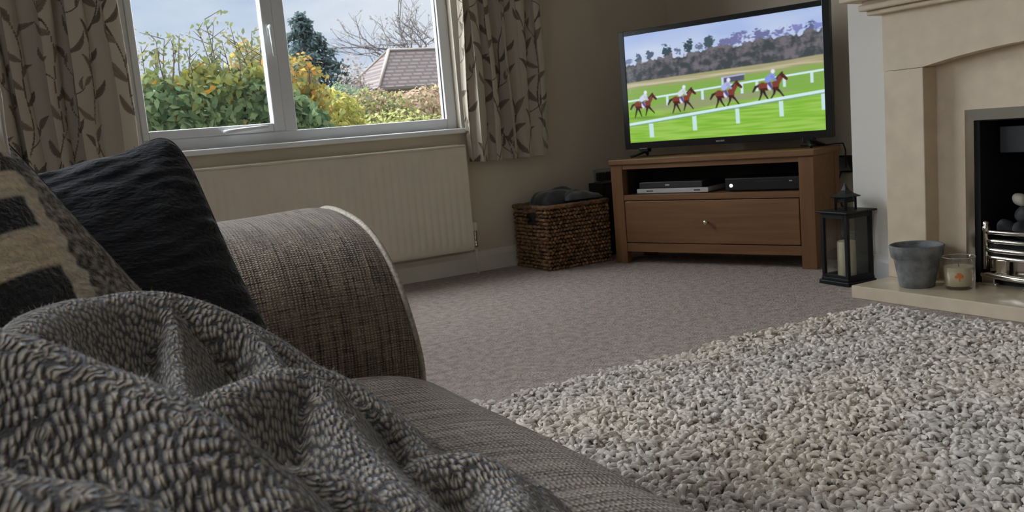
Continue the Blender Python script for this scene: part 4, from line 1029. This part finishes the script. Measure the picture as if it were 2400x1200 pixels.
# shallow pulled creases running across the seat
for (yc_, dep, wd_) in ((0.62, 0.004, 0.016), (0.50, 0.003, 0.014), (0.86, 0.002, 0.02)):
    P[:, :, 2] -= dep*np.exp(-(((P[:, :, 1]-yc_+0.35*(P[:, :, 0]-0.3)**2*2)/wd_)**2))*fall
al = np.r_[0, np.cumsum(np.linalg.norm(np.diff(pr, axis=0), axis=1))]
UV = np.stack([P[:, :, 1]+0.1*P[:, :, 0], np.repeat(al[None], 180, 0)], -1)
sc_ = link('seat_cushion', raw_mesh('seat_cushion', (P-s0).reshape(-1, 3), grid_faces(180, 110)[:, ::-1], UV.reshape(-1, 2)), m_seat, so)
box('base_frame', (-0.72-s0[0], -0.73-s0[1], 0.06), (0.47-s0[0], 1.13-s0[1], 0.31), m_sofa_plain, so, 0.01)
box('back_rest', (-0.74-s0[0], -1.10-s0[1], 0.06), (-0.45-s0[0], 1.50-s0[1], 0.80), m_sofa_plain, so, 0.06, 4)
for y in (-0.70, 0.225):
    box('back_cushion', (-0.50-s0[0], y-s0[1], 0.455), (-0.30-s0[0], y+0.90-s0[1], 0.86), m_sofa_plain, so, 0.06, 4)
for x in (-0.66, 0.40):
    for y in (-1.10, 1.50):
        lathe('foot', [(0.022, 0.0), (0.030, 0.06)], m_foot, so, 16, (x-s0[0], y-s0[1], 0.0))

# ------------------------------------------------------------------ cushions
def pillow(name, TL, TR, BR, BL, thick, mat, seed, n=110, pinch=0.07, wr=0.006, wdir=(3, 9), rnd=0.05, ear=0.0, color=None, label='', cat='cushion'):
    TL, TR, BR, BL = [np.asarray(q, float) for q in (TL, TR, BR, BL)]
    s, t = np.meshgrid(np.linspace(-1, 1, n), np.linspace(-1, 1, n), indexing='ij')
    s = np.sign(s)*np.abs(s)**0.85; t = np.sign(t)*np.abs(t)**0.85
    rc = 1-rnd*(s*t)**6; s2 = s*(1-pinch*(1-t**2))*rc; t2 = t*(1-pinch*(1-s**2))*rc
    a = (s2+1)/2; b = (t2+1)/2
    base = (BL*((1-a)*(1-b))[..., None]+BR*(a*(1-b))[..., None]+TL*((1-a)*b)[..., None]+TR*(a*b)[..., None])
    upv = (TL-BL)/np.linalg.norm(TL-BL)
    if ear: base = base+upv*(ear*(np.exp(-((s-0.92)**2+(t-1.0)**2)/0.012)-0.55*np.exp(-((s-0.60)**2/0.02+(t-1.0)**2/0.03))))[..., None]
    nrm = np.cross(BR-BL, TL-BL); nrm /= np.linalg.norm(nrm)
    puff = (np.clip(1-s**2, 0, 1)*np.clip(1-t**2, 0, 1))**0.42
    w1 = vnoise(np.stack([s.ravel()*wdir[0], t.ravel()*wdir[1], 0*s.ravel()], 1), 1.0, seed).reshape(n, n)
    w2 = vnoise(np.stack([s.ravel()*2, t.ravel()*2, 0*s.ravel()], 1), 1.0, seed+7).reshape(n, n)
    edge = np.clip(np.maximum(np.abs(s), np.abs(t)), 0, 1)**3
    fr = base+nrm*(puff*(thick/2)*(1+0.10*w2)+wr*w1*(0.25+edge)*np.minimum(1, puff*3))[..., None]
    bk = base-nrm*(puff*(thick/2))[..., None]
    V = np.vstack([fr.reshape(-1, 3), bk.reshape(-1, 3)])
    f = grid_faces(n, n); F = np.vstack([f, f[:, ::-1]+n*n])
    w_, h_ = np.linalg.norm(TR-TL), np.linalg.norm(TL-BL)
    uv = np.stack([a*w_, b*h_], -1).reshape(-1, 2); UV = np.vstack([uv, uv])
    cols = None
    if color is not None: cols = color(V, s.ravel(), t.ravel())
    org = (TL+TR+BR+BL)/4; org[2] = min(BL[2], BR[2])
    root = tag(empty(name, org), label, cat)
    body = link('cover', raw_mesh('cover', V-org, F, UV, cols), mat, root)
    # seam round the edge
    ring = [fr[i, 0] for i in range(0, n, 2)]+[fr[-1, j] for j in range(0, n, 2)]+[fr[i, -1] for i in range(n-1, 0, -2)]+[fr[0, j] for j in range(n-1, 0, -2)]
    pts = [p-org for k, p in enumerate(ring) if k == 0 or np.linalg.norm(p-ring[k-1]) > 1e-4]
    tube('seam', pts, 0.0022, mat, root, 6, True)
    return root
# navy cushion propped against the far arm
U_ = np.array([-0.215, 0.40, 0.88]); U_ /= np.linalg.norm(U_); R_v = np.array([0.97, 0.09, 0.165]); R_v -= U_*(R_v@U_); R_v /= np.linalg.norm(R_v)
TRc = np.array([0.178, 1.108, 0.794]); sz = 0.395
pillow('cushion', TRc-R_v*sz, TRc, TRc-U_*sz, TRc-R_v*sz-U_*sz, 0.13, m_navy, 3.0, n=140, wr=0.007, pinch=0.055, rnd=0.075, ear=0.006, wdir=(5, 16), label='dark navy crinkled cushion leaning on the sofa arm')

# patterned cushion in front of it
P0 = at(142, 472, 0.86); e1 = at(142, 472, 0.86)-at(30, 504, 0.84); e2 = at(235, 642, 0.835)-P0
e1u, e2u = e1/np.linalg.norm(e1), e2/np.linalg.norm(e2); k1, k2 = np.linalg.norm(e1)/112.0, np.linalg.norm(e2)/193.0
def patch(V, s, t):
    d = V-P0; G = np.array([[1, e1u@e2u], [e1u@e2u, 1]]); q = np.linalg.solve(G, np.stack([d@e1u, d@e2u]))
    a = q[0]/k1; b = q[1]/k2                     # about photo pixels: a to the right of the block corner, b downwards
    wob_ = 6*np.sin(b*0.05)+4*np.sin(b*0.13+a*0.03)
    C = np.ones((len(V), 3))*np.array([0.19, 0.168, 0.145])          # boucle border
    r = np.random.default_rng(4); nz_ = vnoise(V, 190.0, 1.0); C *= (0.35+1.9*np.clip(nz_+0.35, 0, 1.2))[:, None]
    cream = np.array([0.72, 0.63, 0.50]); tan = np.array([0.82, 0.68, 0.50]); dark = np.array([0.030, 0.031, 0.037]); char = np.array([0.045, 0.047, 0.050])
    n2_ = vnoise(V*np.array([1, 1, 6]), 45.0, 2.0); n3_ = vnoise(V, 260.0, 5.0)
    fac = (0.92+0.25*n2_+0.2*n3_)[:, None]
    edge = 38+wob_
    def lay(col, *d):                            # d < 0 inside, edges blended over a few threads
        nonlocal C
        k = np.ones(len(V))
        for q_ in d: k = k*np.clip(0.5-q_/7.0, 0, 1)
        C = C*(1-k[:, None])+col*fac*k[:, None]
    lay(cream, a-edge)
    lay(dark, a-0.4*wob_, b-0.4*wob_, -88-b)
    lay(tan, a-12-0.5*wob_, 8-b, b-108-0.5*wob_)
    lay(char, a+8-0.4*wob_, 108+0.5*wob_-b, b-290)
    lay(tan*1.05, a-20, b+100, -190-b)
    lay(np.array([0.06, 0.055, 0.05]), b+165+0.3*wob_, -205-b)
    lay(np.array([0.09, 0.08, 0.07]), a-20, b+205)
    return np.clip(C, 0.005, 0.9)
m_patch = attr_mat('patchwork_wool', 0.95, bump=1.0, bscale=240, sheen=0.3, bdist=0.006)
pillow('cushion', at(-560, 330, 0.88), at(-40, 270, 0.99), at(560, 915, 0.90), at(-420, 1120, 0.84), 0.10, m_patch, 6.0, n=240, wr=0.005, wdir=(7, 7), pinch=0.04, color=patch,
       label='patchwork cushion of cream tan and charcoal blocks with boucle edge')
# pale cushion just showing at the far left
pillow('cushion', at(-520, 150, 1.00), at(2, 195, 0.99), at(60, 480, 0.93), at(-480, 560, 0.92), 0.07, m_pale, 9.0, n=70, wr=0.008, wdir=(9, 2), label='pale satin cushion peeping out behind the patchwork cushion')

# ------------------------------------------------------------------ knitted throw, bunched in folds on the seat
folds = [
 ([(-150, 842, .60), (0, 782, .64), (100, 722, .70), (200, 697, .74), (300, 684, .76), (390, 688, .77), (480, 716, .76), (560, 750, .75), (640, 804, .73), (700, 852, .71)], 0.030),
 ([(700, 854, .71), (770, 872, .70), (830, 910, .68), (900, 964, .65), (960, 1014, .62), (985, 1052, .59)], 0.022),
 ([(380, 688, .765), (405, 765, .72), (414, 850, .665), (425, 935, .60)], 0.008),
 ([(560, 750, .75), (622, 815, .70), (652, 866, .665)], 0.007),
 ([(470, 935, .60), (560, 896, .62), (640, 872, .64), (690, 872, .645), (740, 903, .63), (775, 973, .59), (860, 1073, .53), (960, 1163, .47), (1010, 1213, .45)], 0.026),
 ([(945, 1112, .55), (1000, 1072, .565), (1080, 1066, .56), (1150, 1095, .54), (1190, 1145, .51), (1216, 1200, .47), (1240, 1260, .45)], 0.026),
 ([(-200, 730, .53), (0, 788, .50), (150, 843, .48), (300, 908, .46), (450, 993, .43), (560, 1078, .41), (640, 1153, .39), (720, 1243, .37)], 0.034),
 ([(590, 1092, .46), (700, 1098, .46), (770, 1122, .45), (830, 1172, .43), (890, 1235, .41)], 0.022),
 ([(-140, 1112, .36), (0, 1128, .35), (150, 1148, .34), (250, 1183, .33), (330, 1243, .32)], 0.030),
]
gx = np.arange(-0.20, 0.42, 0.0028); gy = np.arange(0.20, 0.96, 0.0028)
GX, GY = np.meshgrid(gx, gy, indexing='ij'); q = np.stack([GX.ravel(), GY.ravel()], 1)
warp = vnoise(np.stack([q[:, 0], q[:, 1], 0*q[:, 0]], 1), 9.0, 4.0)
Zs = []; Zw = []
for pts, wd in folds:
    W3 = catmull([at(*p) for p in pts], 60)
    best = np.full(len(q), -9.0)
    d2 = ((q[:, None, :]-W3[None, :, :2])**2).sum(2)
    dd = np.sqrt(d2)*(1+0.12*warp[:, None])
    drop = np.where(dd < wd, 0.75*dd**2/wd, (dd-wd/2)*1.5)
    Zs.append((W3[None, :, 2]-drop).max(1))
    drop = np.where(dd < wd, dd**2/(2*wd), (dd-wd/2)*1.0+0.8*np.maximum(0, dd-wd*2.2))
    Zw.append((W3[None, :, 2]-drop).max(1))
ZS = 0.470; Zw = np.array(Zw).max(0); Zs.append(np.minimum(Zw, ZS+0.035)); Zs = np.array(Zs); tau = 0.0022; mxz = Zs.max(0)
Zf = mxz+tau*np.log(np.exp((Zs-mxz)/tau).sum(0))
Zf += 0.0022*vnoise(np.stack([q[:, 0], q[:, 1], Zf], 1), 26.0, 2.0)+0.003*vnoise(np.stack([q[:, 0], q[:, 1], Zf], 1), 13.0, 6.0)
ZS = 0.470
Zg = Zf.reshape(GX.shape)
Pb = np.stack([GX, GY, np.maximum(Zg, ZS)], -1)
uvb = flatten_uv(Pb)
nf = grid_faces(*GX.shape); ok = (Zg.ravel() > ZS-0.006)
nf = nf[ok[nf].all(1)]
used = np.unique(nf); remap = -np.ones(len(q), int); remap[used] = np.arange(len(used))
org = np.array([0.12, 0.55, ZS-0.004])
kt = tag(empty('knitted_throw', org), 'chunky grey and oatmeal knitted throw bunched up on the sofa seat', 'throw')
kb = link('knit', raw_mesh('knit', Pb.reshape(-1, 3)[used]-org, remap[nf], uvb.reshape(-1, 2)[used]), m_knit, kt)
# loose fibres standing off the wool
r = np.random.default_rng(12); idx = r.choice(used, 9000); pp_ = Pb.reshape(-1, 3)[idx]-org
gxz, gyz = np.gradient(Zg, 0.0028); nr = np.stack([-gxz.ravel()[idx], -gyz.ravel()[idx], np.ones(len(idx))], 1); nr /= np.linalg.norm(nr, axis=1, keepdims=True)
dr_ = nr+0.9*r.normal(size=nr.shape); dr_ /= np.linalg.norm(dr_, axis=1, keepdims=True); L_ = (0.002+0.005*r.random(len(idx))**2)[:, None]
sd = np.cross(dr_, r.normal(size=nr.shape)); sd /= np.linalg.norm(sd, axis=1, keepdims=True)
Vh = np.stack([pp_-sd*0.00022, pp_+sd*0.00022, pp_+dr_*L_], 1).reshape(-1, 3)
tag(link('fuzz', raw_mesh('fuzz', Vh, np.arange(len(Vh)).reshape(-1, 3)), plain('wool_fibre', (0.5, 0.48, 0.46), 0.9), kt), kind='stuff')

# ------------------------------------------------------------------ the garden beyond the window
m_grass = plain('lawn', (0.085, 0.10, 0.055), 0.95, var=0.3, vscale=3, bump=0.5, bscale=60, bdist=0.02)
tag(box('lawn', (-40, YW+0.32, -0.5), (70, 70, -0.4), m_grass), 'green lawn outside the window', 'lawn', kind='structure')
m_leaf = attr_mat('foliage', 0.85, transl=0.35)
m_bark = plain('bark', (0.10, 0.075, 0.055), 0.9, var=0.3, vscale=30)
def leaves(P, Nn, size, cols, seed, aspect=0.5):
    """bent, pointed leaf blades: 6 vertices, 4 triangles each"""
    r = np.random.default_rng(seed); n = len(P)
    d = r.normal(size=(n, 3)); d[:, 2] -= 0.3; Nn = Nn+0.55*r.normal(size=(n, 3)); Nn /= np.linalg.norm(Nn, axis=1, keepdims=True)
    d -= Nn*(d*Nn).sum(1, keepdims=True); d /= np.linalg.norm(d, axis=1, keepdims=True); s = np.cross(Nn, d)
    L = (size*(0.7+0.6*r.random(n)))[:, None]
    tip = P+d*L-Nn*L*0.18; base = P; mid1 = P+d*L*0.33+Nn*L*0.05; mid2 = P+d*L*0.70
    w1 = s*L*aspect*0.5; w2 = s*L*aspect*0.36
    V = np.stack([base, mid1+w1, mid1-w1, mid2+w2, mid2-w2, tip], 1).reshape(-1, 3)
    f = np.array([[0, 1, 2], [1, 3, 4], [1, 4, 2], [3, 5, 4]]); F = (f[None]+(np.arange(n)*6)[:, None, None]).reshape(-1, 3)
    return V, F, np.repeat(np.clip(cols, 0.003, 0.95), 6, 0)
def ellipsoid_pts(n, c, rad_, seed, front_only=True, shell=0.35, zmin=-9):
    r = np.random.default_rng(seed); d = r.normal(size=(n*3, 3)); d /= np.linalg.norm(d, axis=1, keepdims=True)
    if front_only: d = d[d[:, 1] < 0.45]
    k = 1-shell*r.random(len(d))**1.5
    P = np.array(c)+d*np.array(rad_)*k[:, None]; ok = P[:, 2] > zmin
    return P[ok][:n], d[ok][:n]
def shrub(name, label, c, rad_, n, size, colf, seed, group=None, aspect=0.5, shell=0.35, cat='shrub', sprigs=()):
    base = np.array([c[0], c[1], -0.4])
    root = tag(empty(name, base), label, cat, group)
    P, Nn = ellipsoid_pts(n, c, rad_, seed, shell=shell, zmin=-0.3)
    lump = vnoise(P, 2.2, seed); P = P+Nn*(0.22*lump*min(rad_))[:, None]
    V, F, C = leaves(P, Nn, size, colf(P, np.random.default_rng(seed)), seed, aspect)
    tag(link('foliage', raw_mesh('foliage', V-base, F, cols=C, smooth=False), m_leaf, root), kind='stuff')
    bm = bmesh.new()
    for k in range(5):
        a = k*1.257; bm_tube(bm, [(0.08*math.cos(a), 0.08*math.sin(a), 0), (0.3*rad_[0]*math.cos(a), 0.3*rad_[1]*math.sin(a), (c[2]+0.4)*0.6), (0.6*rad_[0]*math.cos(a), 0.6*rad_[1]*math.sin(a), c[2]+0.4+0.5*rad_[2])], [0.03, 0.02, 0.008], 6)
    from_bm('stems', bm, m_bark, root, True)
    return root
# laurel hedge
HY = 7.6
hb = tag(empty('hedge', (1.3, HY+0.4, -0.4)), 'tall leafy green hedge filling the left window pane', 'hedge')
hoff = np.array([1.3, HY+0.4, -0.4])
r = np.random.default_rng(31)
n = 15000
X = -0.6+3.25*r.random(n); 
def hedge_top(x): return 1.46+0.05*np.sin(x*5)+0.05*np.sin(x*13+1)-0.9*np.clip((x-2.05)/0.6, 0, 1)**2
Z = -0.35+(hedge_top(X)+0.35)*r.random(n)**0.75
face = 0.10*vnoise(np.stack([X, Z, 0*X], 1), 3.0, 2.0)+0.05*vnoise(np.stack([X, Z, 0*X], 1), 8.0, 7.0)
Y = HY-face+0.22*r.random(n)**2+0.35*np.clip((Z-hedge_top(X)+0.12)/0.12, 0, 1)*r.random(n)
Pp = np.stack([X, Y, Z], 1)
def hedge_cols(P, rr):
    n = len(P); g = np.array([0.035, 0.078, 0.036]); lg = np.array([0.26, 0.37, 0.19]); yl = np.array([0.36, 0.32, 0.05]); orr = np.array([0.5, 0.26, 0.05])
    k = np.clip(0.45+0.35*rr.normal(size=n), 0, 1)[:, None]; c = g*(1-k)+lg*k
    y_ = np.clip((P[:, 2]-1.27)/0.30+0.6*vnoise(P, 4.0, 3.0)+0.2*rr.normal(size=n), 0, 1)[:, None]*0.9
    c = c*(1-y_)+yl*y_; o_ = (rr.random(n) < 0.025*(P[:, 2] > 1.05))[:, None]; return np.where(o_, orr, c)
V, F, C = leaves(Pp, np.tile([0.0, -1.0, 0.45], (n, 1)), 0.085, hedge_cols(Pp, r), 31, 0.5)
tag(link('foliage', raw_mesh('foliage', V-hoff, F, cols=C, smooth=False), m_leaf, hb), kind='stuff')
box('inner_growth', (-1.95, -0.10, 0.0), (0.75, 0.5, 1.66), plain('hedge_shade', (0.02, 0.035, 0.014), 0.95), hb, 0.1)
# new shoots above the hedge
SP = [(480, 45, 7.9), (465, 70, 7.8), (500, 62, 8.0), (420, 82, 7.8), (365, 95, 7.7), (405, 90, 8.0), (540, 62, 8.0), (565, 85, 7.9), (385, 92, 7.9), (590, 75, 8.1), (330, 108, 7.8), (445, 100, 7.7), (520, 100, 7.8), (555, 100, 7.8), (610, 85, 8.0)]
SP += [(325+20*k_+8*math.sin(k_*5), 128+16*math.sin(k_*2.7), 7.7+0.1*math.sin(k_)) for k_ in range(0, 16, 2)]
bm = bmesh.new(); LP = []; LN = []
for k, (px_, py_, yy) in enumerate(SP):
    T = at(px_, py_, yy); B = np.array([T[0]+0.10*math.sin(k*2.1), yy, 1.15]); M_ = (T+B)/2+np.array([0.04*math.cos(k), 0, 0])
    crv = catmull([B, M_, T], 10); bm_tube(bm, [c-hoff for c in crv], list(np.linspace(0.008, 0.003, 10)), 5)
    for c in crv[2:]:
        for q_ in range(3): LP.append(c+r.normal(size=3)*0.025); LN.append(r.normal(size=3)+np.array([0, -0.6, 0.3]))
        if r.random() < 0.5:
            tw = c+np.array([r.normal()*0.09, 0, 0.05+0.04*r.random()]); bm_tube(bm, [c-hoff, tw-hoff], [0.004, 0.002], 4)
            for q_ in range(3): LP.append(tw+r.normal(size=3)*0.02); LN.append(r.normal(size=3)+np.array([0, -0.6, 0.3]))
from_bm('shoots', bm, m_bark, hb, True)
LP = np.array(LP); LN = np.array(LN); kc = r.random(len(LP))[:, None]
V, F, C = leaves(LP, LN, 0.050, np.array([0.26, 0.25, 0.10])*kc+np.array([0.11, 0.15, 0.09])*(1-kc), 33, 0.45)
tag(link('shoot_leaves', raw_mesh('shoot_leaves', V-hoff, F, cols=C, smooth=False), m_leaf, hb), kind='stuff')

def pal(*cs):
    cs = np.array(cs)
    def f(P, rr):
        i = rr.integers(0, len(cs), len(P)); return cs[i]*(0.7+0.6*rr.random(len(P)))[:, None]
    return f
c = at(700, 212, 8.6); shrub('autumn_shrub', 'golden yellow autumn shrub behind the green hedge', (c[0], 8.6, c[2]-0.05), (0.30, 0.4, 0.44), 1250, 0.065, pal((0.42, 0.27, 0.06), (0.36, 0.31, 0.08), (0.42, 0.22, 0.06), (0.17, 0.20, 0.08), (0.22, 0.25, 0.10)), 41, shell=0.8)
c = at(590, 175, 8.9); shrub('autumn_shrub', 'small orange leaved shrub top beside the window mullion', (c[0], 8.9, c[2]-0.2), (0.30, 0.3, 0.52), 1500, 0.07, pal((0.40, 0.30, 0.06), (0.34, 0.34, 0.09), (0.30, 0.19, 0.10)), 43, shell=0.7)
c = at(760, 262, 9.2); shrub('yellow_bush', 'low yellow green bush in the middle of the right pane', (c[0], 9.2, c[2]-0.2), (0.42, 0.4, 0.42), 2400, 0.065, pal((0.42, 0.38, 0.08), (0.30, 0.34, 0.10), (0.5, 0.45, 0.14)), 44, shell=0.5)
c = at(870, 262, 10.0); shrub('hedgerow_bush', 'mixed russet and green bush below the tiled roof', (c[0], 10.0, c[2]-0.25), (0.62, 0.4, 0.52), 3600, 0.065, pal((0.26, 0.28, 0.12), (0.36, 0.24, 0.16), (0.42, 0.38, 0.16), (0.16, 0.2, 0.09)), 45, shell=0.5)
c = at(980, 262, 10.4); shrub('hedgerow_bush', 'pinkish brown bush at the right edge of the view', (c[0], 10.4, c[2]-0.22), (0.62, 0.4, 0.52), 3600, 0.065, pal((0.42, 0.28, 0.20), (0.46, 0.40, 0.24), (0.28, 0.26, 0.13), (0.5, 0.36, 0.28)), 46, shell=0.5)
c = at(900, 300, 9.4); shrub('grass_verge', 'pale yellow green grassy growth along the bottom of the right pane', (c[0], 9.4, c[2]-0.25), (1.3, 0.35, 0.40), 4200, 0.055, pal((0.44, 0.46, 0.16), (0.36, 0.40, 0.14), (0.50, 0.48, 0.2)), 47, shell=0.5, cat='verge')
c = at(798, 218, 13.0); shrub('far_bush', 'grey green far bush at the foot of the conifer', (c[0], 13.0, c[2]-0.35), (0.45, 0.4, 0.52), 1500, 0.07, pal((0.20, 0.27, 0.18), (0.16, 0.24, 0.13)), 48, shell=0.5)
c = at(828, 190, 18.0); shrub('far_bush', 'faint russet far bush left of the tiled roof', (c[0], 18.0, c[2]-0.4), (0.4, 0.4, 0.95), 900, 0.07, pal((0.38, 0.28, 0.24), (0.34, 0.30, 0.28)), 49, shell=0.9)
# conifer
CY_ = 21.0; tp = at(703, 33, CY_); bs = at(690, 240, CY_)
cf = tag(empty('conifer', (tp[0], CY_, -0.4)), 'dark blue green conifer rising behind the shrubs', 'tree')
r = np.random.default_rng(51); LP = []; LN = []
Hh = tp[2]+0.4; bm = bmesh.new(); bm_tube(bm, [(0, 0, 0), (0, 0, Hh*0.6), (0, 0, Hh-0.05)], [0.10, 0.06, 0.012], 8); from_bm('trunk', bm, m_bark, cf, True)
bm = bmesh.new()
for k in range(230):
    z = Hh*(0.30+0.69*(k/230)); rr_ = (Hh-z)*0.66*(0.75+0.45*r.random())+0.05; a = r.random()*2*math.pi
    tipp = np.array([rr_*math.cos(a), rr_*math.sin(a), z-0.02-rr_*0.05+0.06*r.random()]); 
    bm_tube(bm, [(0, 0, z), tuple(tipp*np.array([0.55, 0.55, 1])+np.array([0, 0, 0.0])), tuple(tipp)], [0.012, 0.008, 0.003], 4)
    m_ = int(14+rr_*42)
    for q_ in range(m_):
        f = 0.15+0.9*math.sqrt(r.random()); LP.append(np.array([tipp[0]*f, tipp[1]*f, z+(tipp[2]-z)*f])+r.normal(size=3)*np.array([0.05, 0.05, 0.035])); LN.append(np.array([math.cos(a)*0.5, math.sin(a)*0.5, 0.8]))
from_bm('branches', bm, m_bark, cf, True)
LP = np.array(LP); LN = np.array(LN)
V, F, C = leaves(LP, LN, 0.125, pal((0.085, 0.125, 0.125), (0.11, 0.155, 0.145), (0.065, 0.10, 0.105))(LP, r), 52, 0.42)
tag(link('needles', raw_mesh('needles', V, F, cols=C, smooth=False), m_leaf, cf), kind='stuff')
# neighbour's house with a hipped tiled roof
hy = 22.0
ap = at(925, 117, hy+1.6); f_l = at(889, 205, hy); b_l = at(836, 211, hy+3.4)
hs = tag(empty('neighbour_house', (f_l[0], hy, -0.4)), 'brick house with a brown hipped tile roof beyond the garden', 'house')
ho = np.array([f_l[0], hy, -0.4])
ez = f_l[2]; W_ = 7.0; D_ = 3.4
m_tile, t_, b_ = new_mat('brown_roof_tiles'); L = t_.links.new
tcn = N(t_, 'ShaderNodeTexCoord'); bt = N(t_, 'ShaderNodeTexBrick'); mpn = N(t_, 'ShaderNodeMapping'); mpn.inputs['Rotation'].default_value = (math.pi/2, 0, 0)
L(tcn.outputs['Object'], mpn.inputs['Vector']); L(mpn.outputs[0], bt.inputs['Vector'])
bt.inputs['Scale'].default_value = 1.0; bt.inputs['Brick Width'].default_value = 0.30; bt.inputs['Row Height'].default_value = 0.11; bt.inputs['Mortar Size'].default_value = 0.03
bt.inputs['Color1'].default_value = (0.135, 0.10, 0.092, 1); bt.inputs['Color2'].default_value = (0.17, 0.125, 0.11, 1); bt.inputs['Mortar'].default_value = (0.065, 0.05, 0.048, 1)
L(bt.outputs['Color'], b_.inputs['Base Color']); b_.inputs['Roughness'].default_value = 0.9
bm = bmesh.new()
bl = np.array([f_l[0]+0.0, hy+D_, ez]); fr_ = np.array([f_l[0]+W_, hy, ez]); br_ = np.array([f_l[0]+W_, hy+D_, ez])
rl = np.array([f_l[0]+1.05, hy+D_/2, ap[2]]); rr2 = np.array([f_l[0]+W_-1.05, hy+D_/2, ap[2]])
vsn = {k: bm.verts.new(np.array(p)-ho) for k, p in dict(fl=f_l, fr=fr_, br=br_, bl=bl, rl=rl, rr=rr2).items()}
for q_ in (('fl', 'fr', 'rr', 'rl'), ('fr', 'br', 'rr'), ('br', 'bl', 'rl', 'rr'), ('bl', 'fl', 'rl'), ('fl', 'bl', 'br', 'fr')): bm.faces.new([vsn[k] for k in q_])
roof = from_bm('roof', bm, m_tile, hs)
m_ridge = plain('ridge_tile', (0.30, 0.25, 0.22), 0.9)
def ridge(a, b): tube('ridge_cap', [np.array(a)-ho, np.array(b)-ho], 0.05, m_ridge, roof, 8)
ridge(rl, rr2); ridge(f_l, rl); ridge(bl, rl); ridge(fr_, rr2)
m_brk, t_, b_ = new_mat('red_brick'); L = t_.links.new
tcn = N(t_, 'ShaderNodeTexCoord'); bt = N(t_, 'ShaderNodeTexBrick'); mpn = N(t_, 'ShaderNodeMapping'); mpn.inputs['Rotation'].default_value = (math.pi/2, 0, 0)
L(tcn.outputs['Object'], mpn.inputs['Vector']); L(mpn.outputs[0], bt.inputs['Vector']); bt.inputs['Scale'].default_value = 1.0; bt.inputs['Brick Width'].default_value = 0.22; bt.inputs['Row Height'].default_value = 0.075; bt.inputs['Mortar Size'].default_value = 0.008
bt.inputs['Color1'].default_value = (0.34, 0.19, 0.14, 1); bt.inputs['Color2'].default_value = (0.40, 0.24, 0.18, 1); bt.inputs['Mortar'].default_value = (0.4, 0.36, 0.32, 1)
L(bt.outputs['Color'], b_.inputs['Base Color'])
box('wall', (0.25, 0.25, 0.0), (W_-0.25, D_-0.25, ez+0.4-0.005), m_brk, hs)
box('gutter', (-0.02, -0.08, ez+0.4-0.07), (W_, 0.0, ez+0.4-0.005), m_ridge, hs)
# bare tree behind the roof
tb = at(1012, 110, 26.0); bt_ = tag(empty('bare_tree', (tb[0], 26.0, -0.4)), 'bare twiggy tree behind the tiled roof', 'tree')
r = np.random.default_rng(61); bm = bmesh.new(); bm2 = bmesh.new()
LP = []
def branch(p, d, L, rad_, lev):
    e = p+d*L; mid = (p+e)/2+r.normal(size=3)*L*0.05
    bm_tube(bm if lev < 2 else bm2, [p, mid, e], [rad_, rad_*0.85, rad_*0.65], 5)
    if lev >= 5: LP.append(e); return
    for k in range(3 if lev > 0 else 4):
        nd = d+r.normal(size=3)*0.55; nd[2] += 0.18; nd /= np.linalg.norm(nd)
        branch(p+(e-p)*(0.55+0.45*r.random()), nd, L*(0.62+0.15*r.random()), rad_*0.6, lev+1)
branch(np.array([0, 0, 0.0]), np.array([0, 0, 1.0]), 2.6, 0.09, 0)
from_bm('trunk', bm, m_bark, bt_, True); from_bm('twigs', bm2, plain('grey_twig', (0.20, 0.18, 0.18), 0.9), bt_, True)
LP = np.array(LP); V, F, C = leaves(LP+r.normal(size=LP.shape)*0.05, r.normal(size=LP.shape), 0.10, pal((0.26, 0.25, 0.24), (0.32, 0.29, 0.25))(LP, r), 62, 0.5)
tag(link('last_leaves', raw_mesh('last_leaves', V, F, cols=C, smooth=False), m_leaf, bt_), kind='stuff')
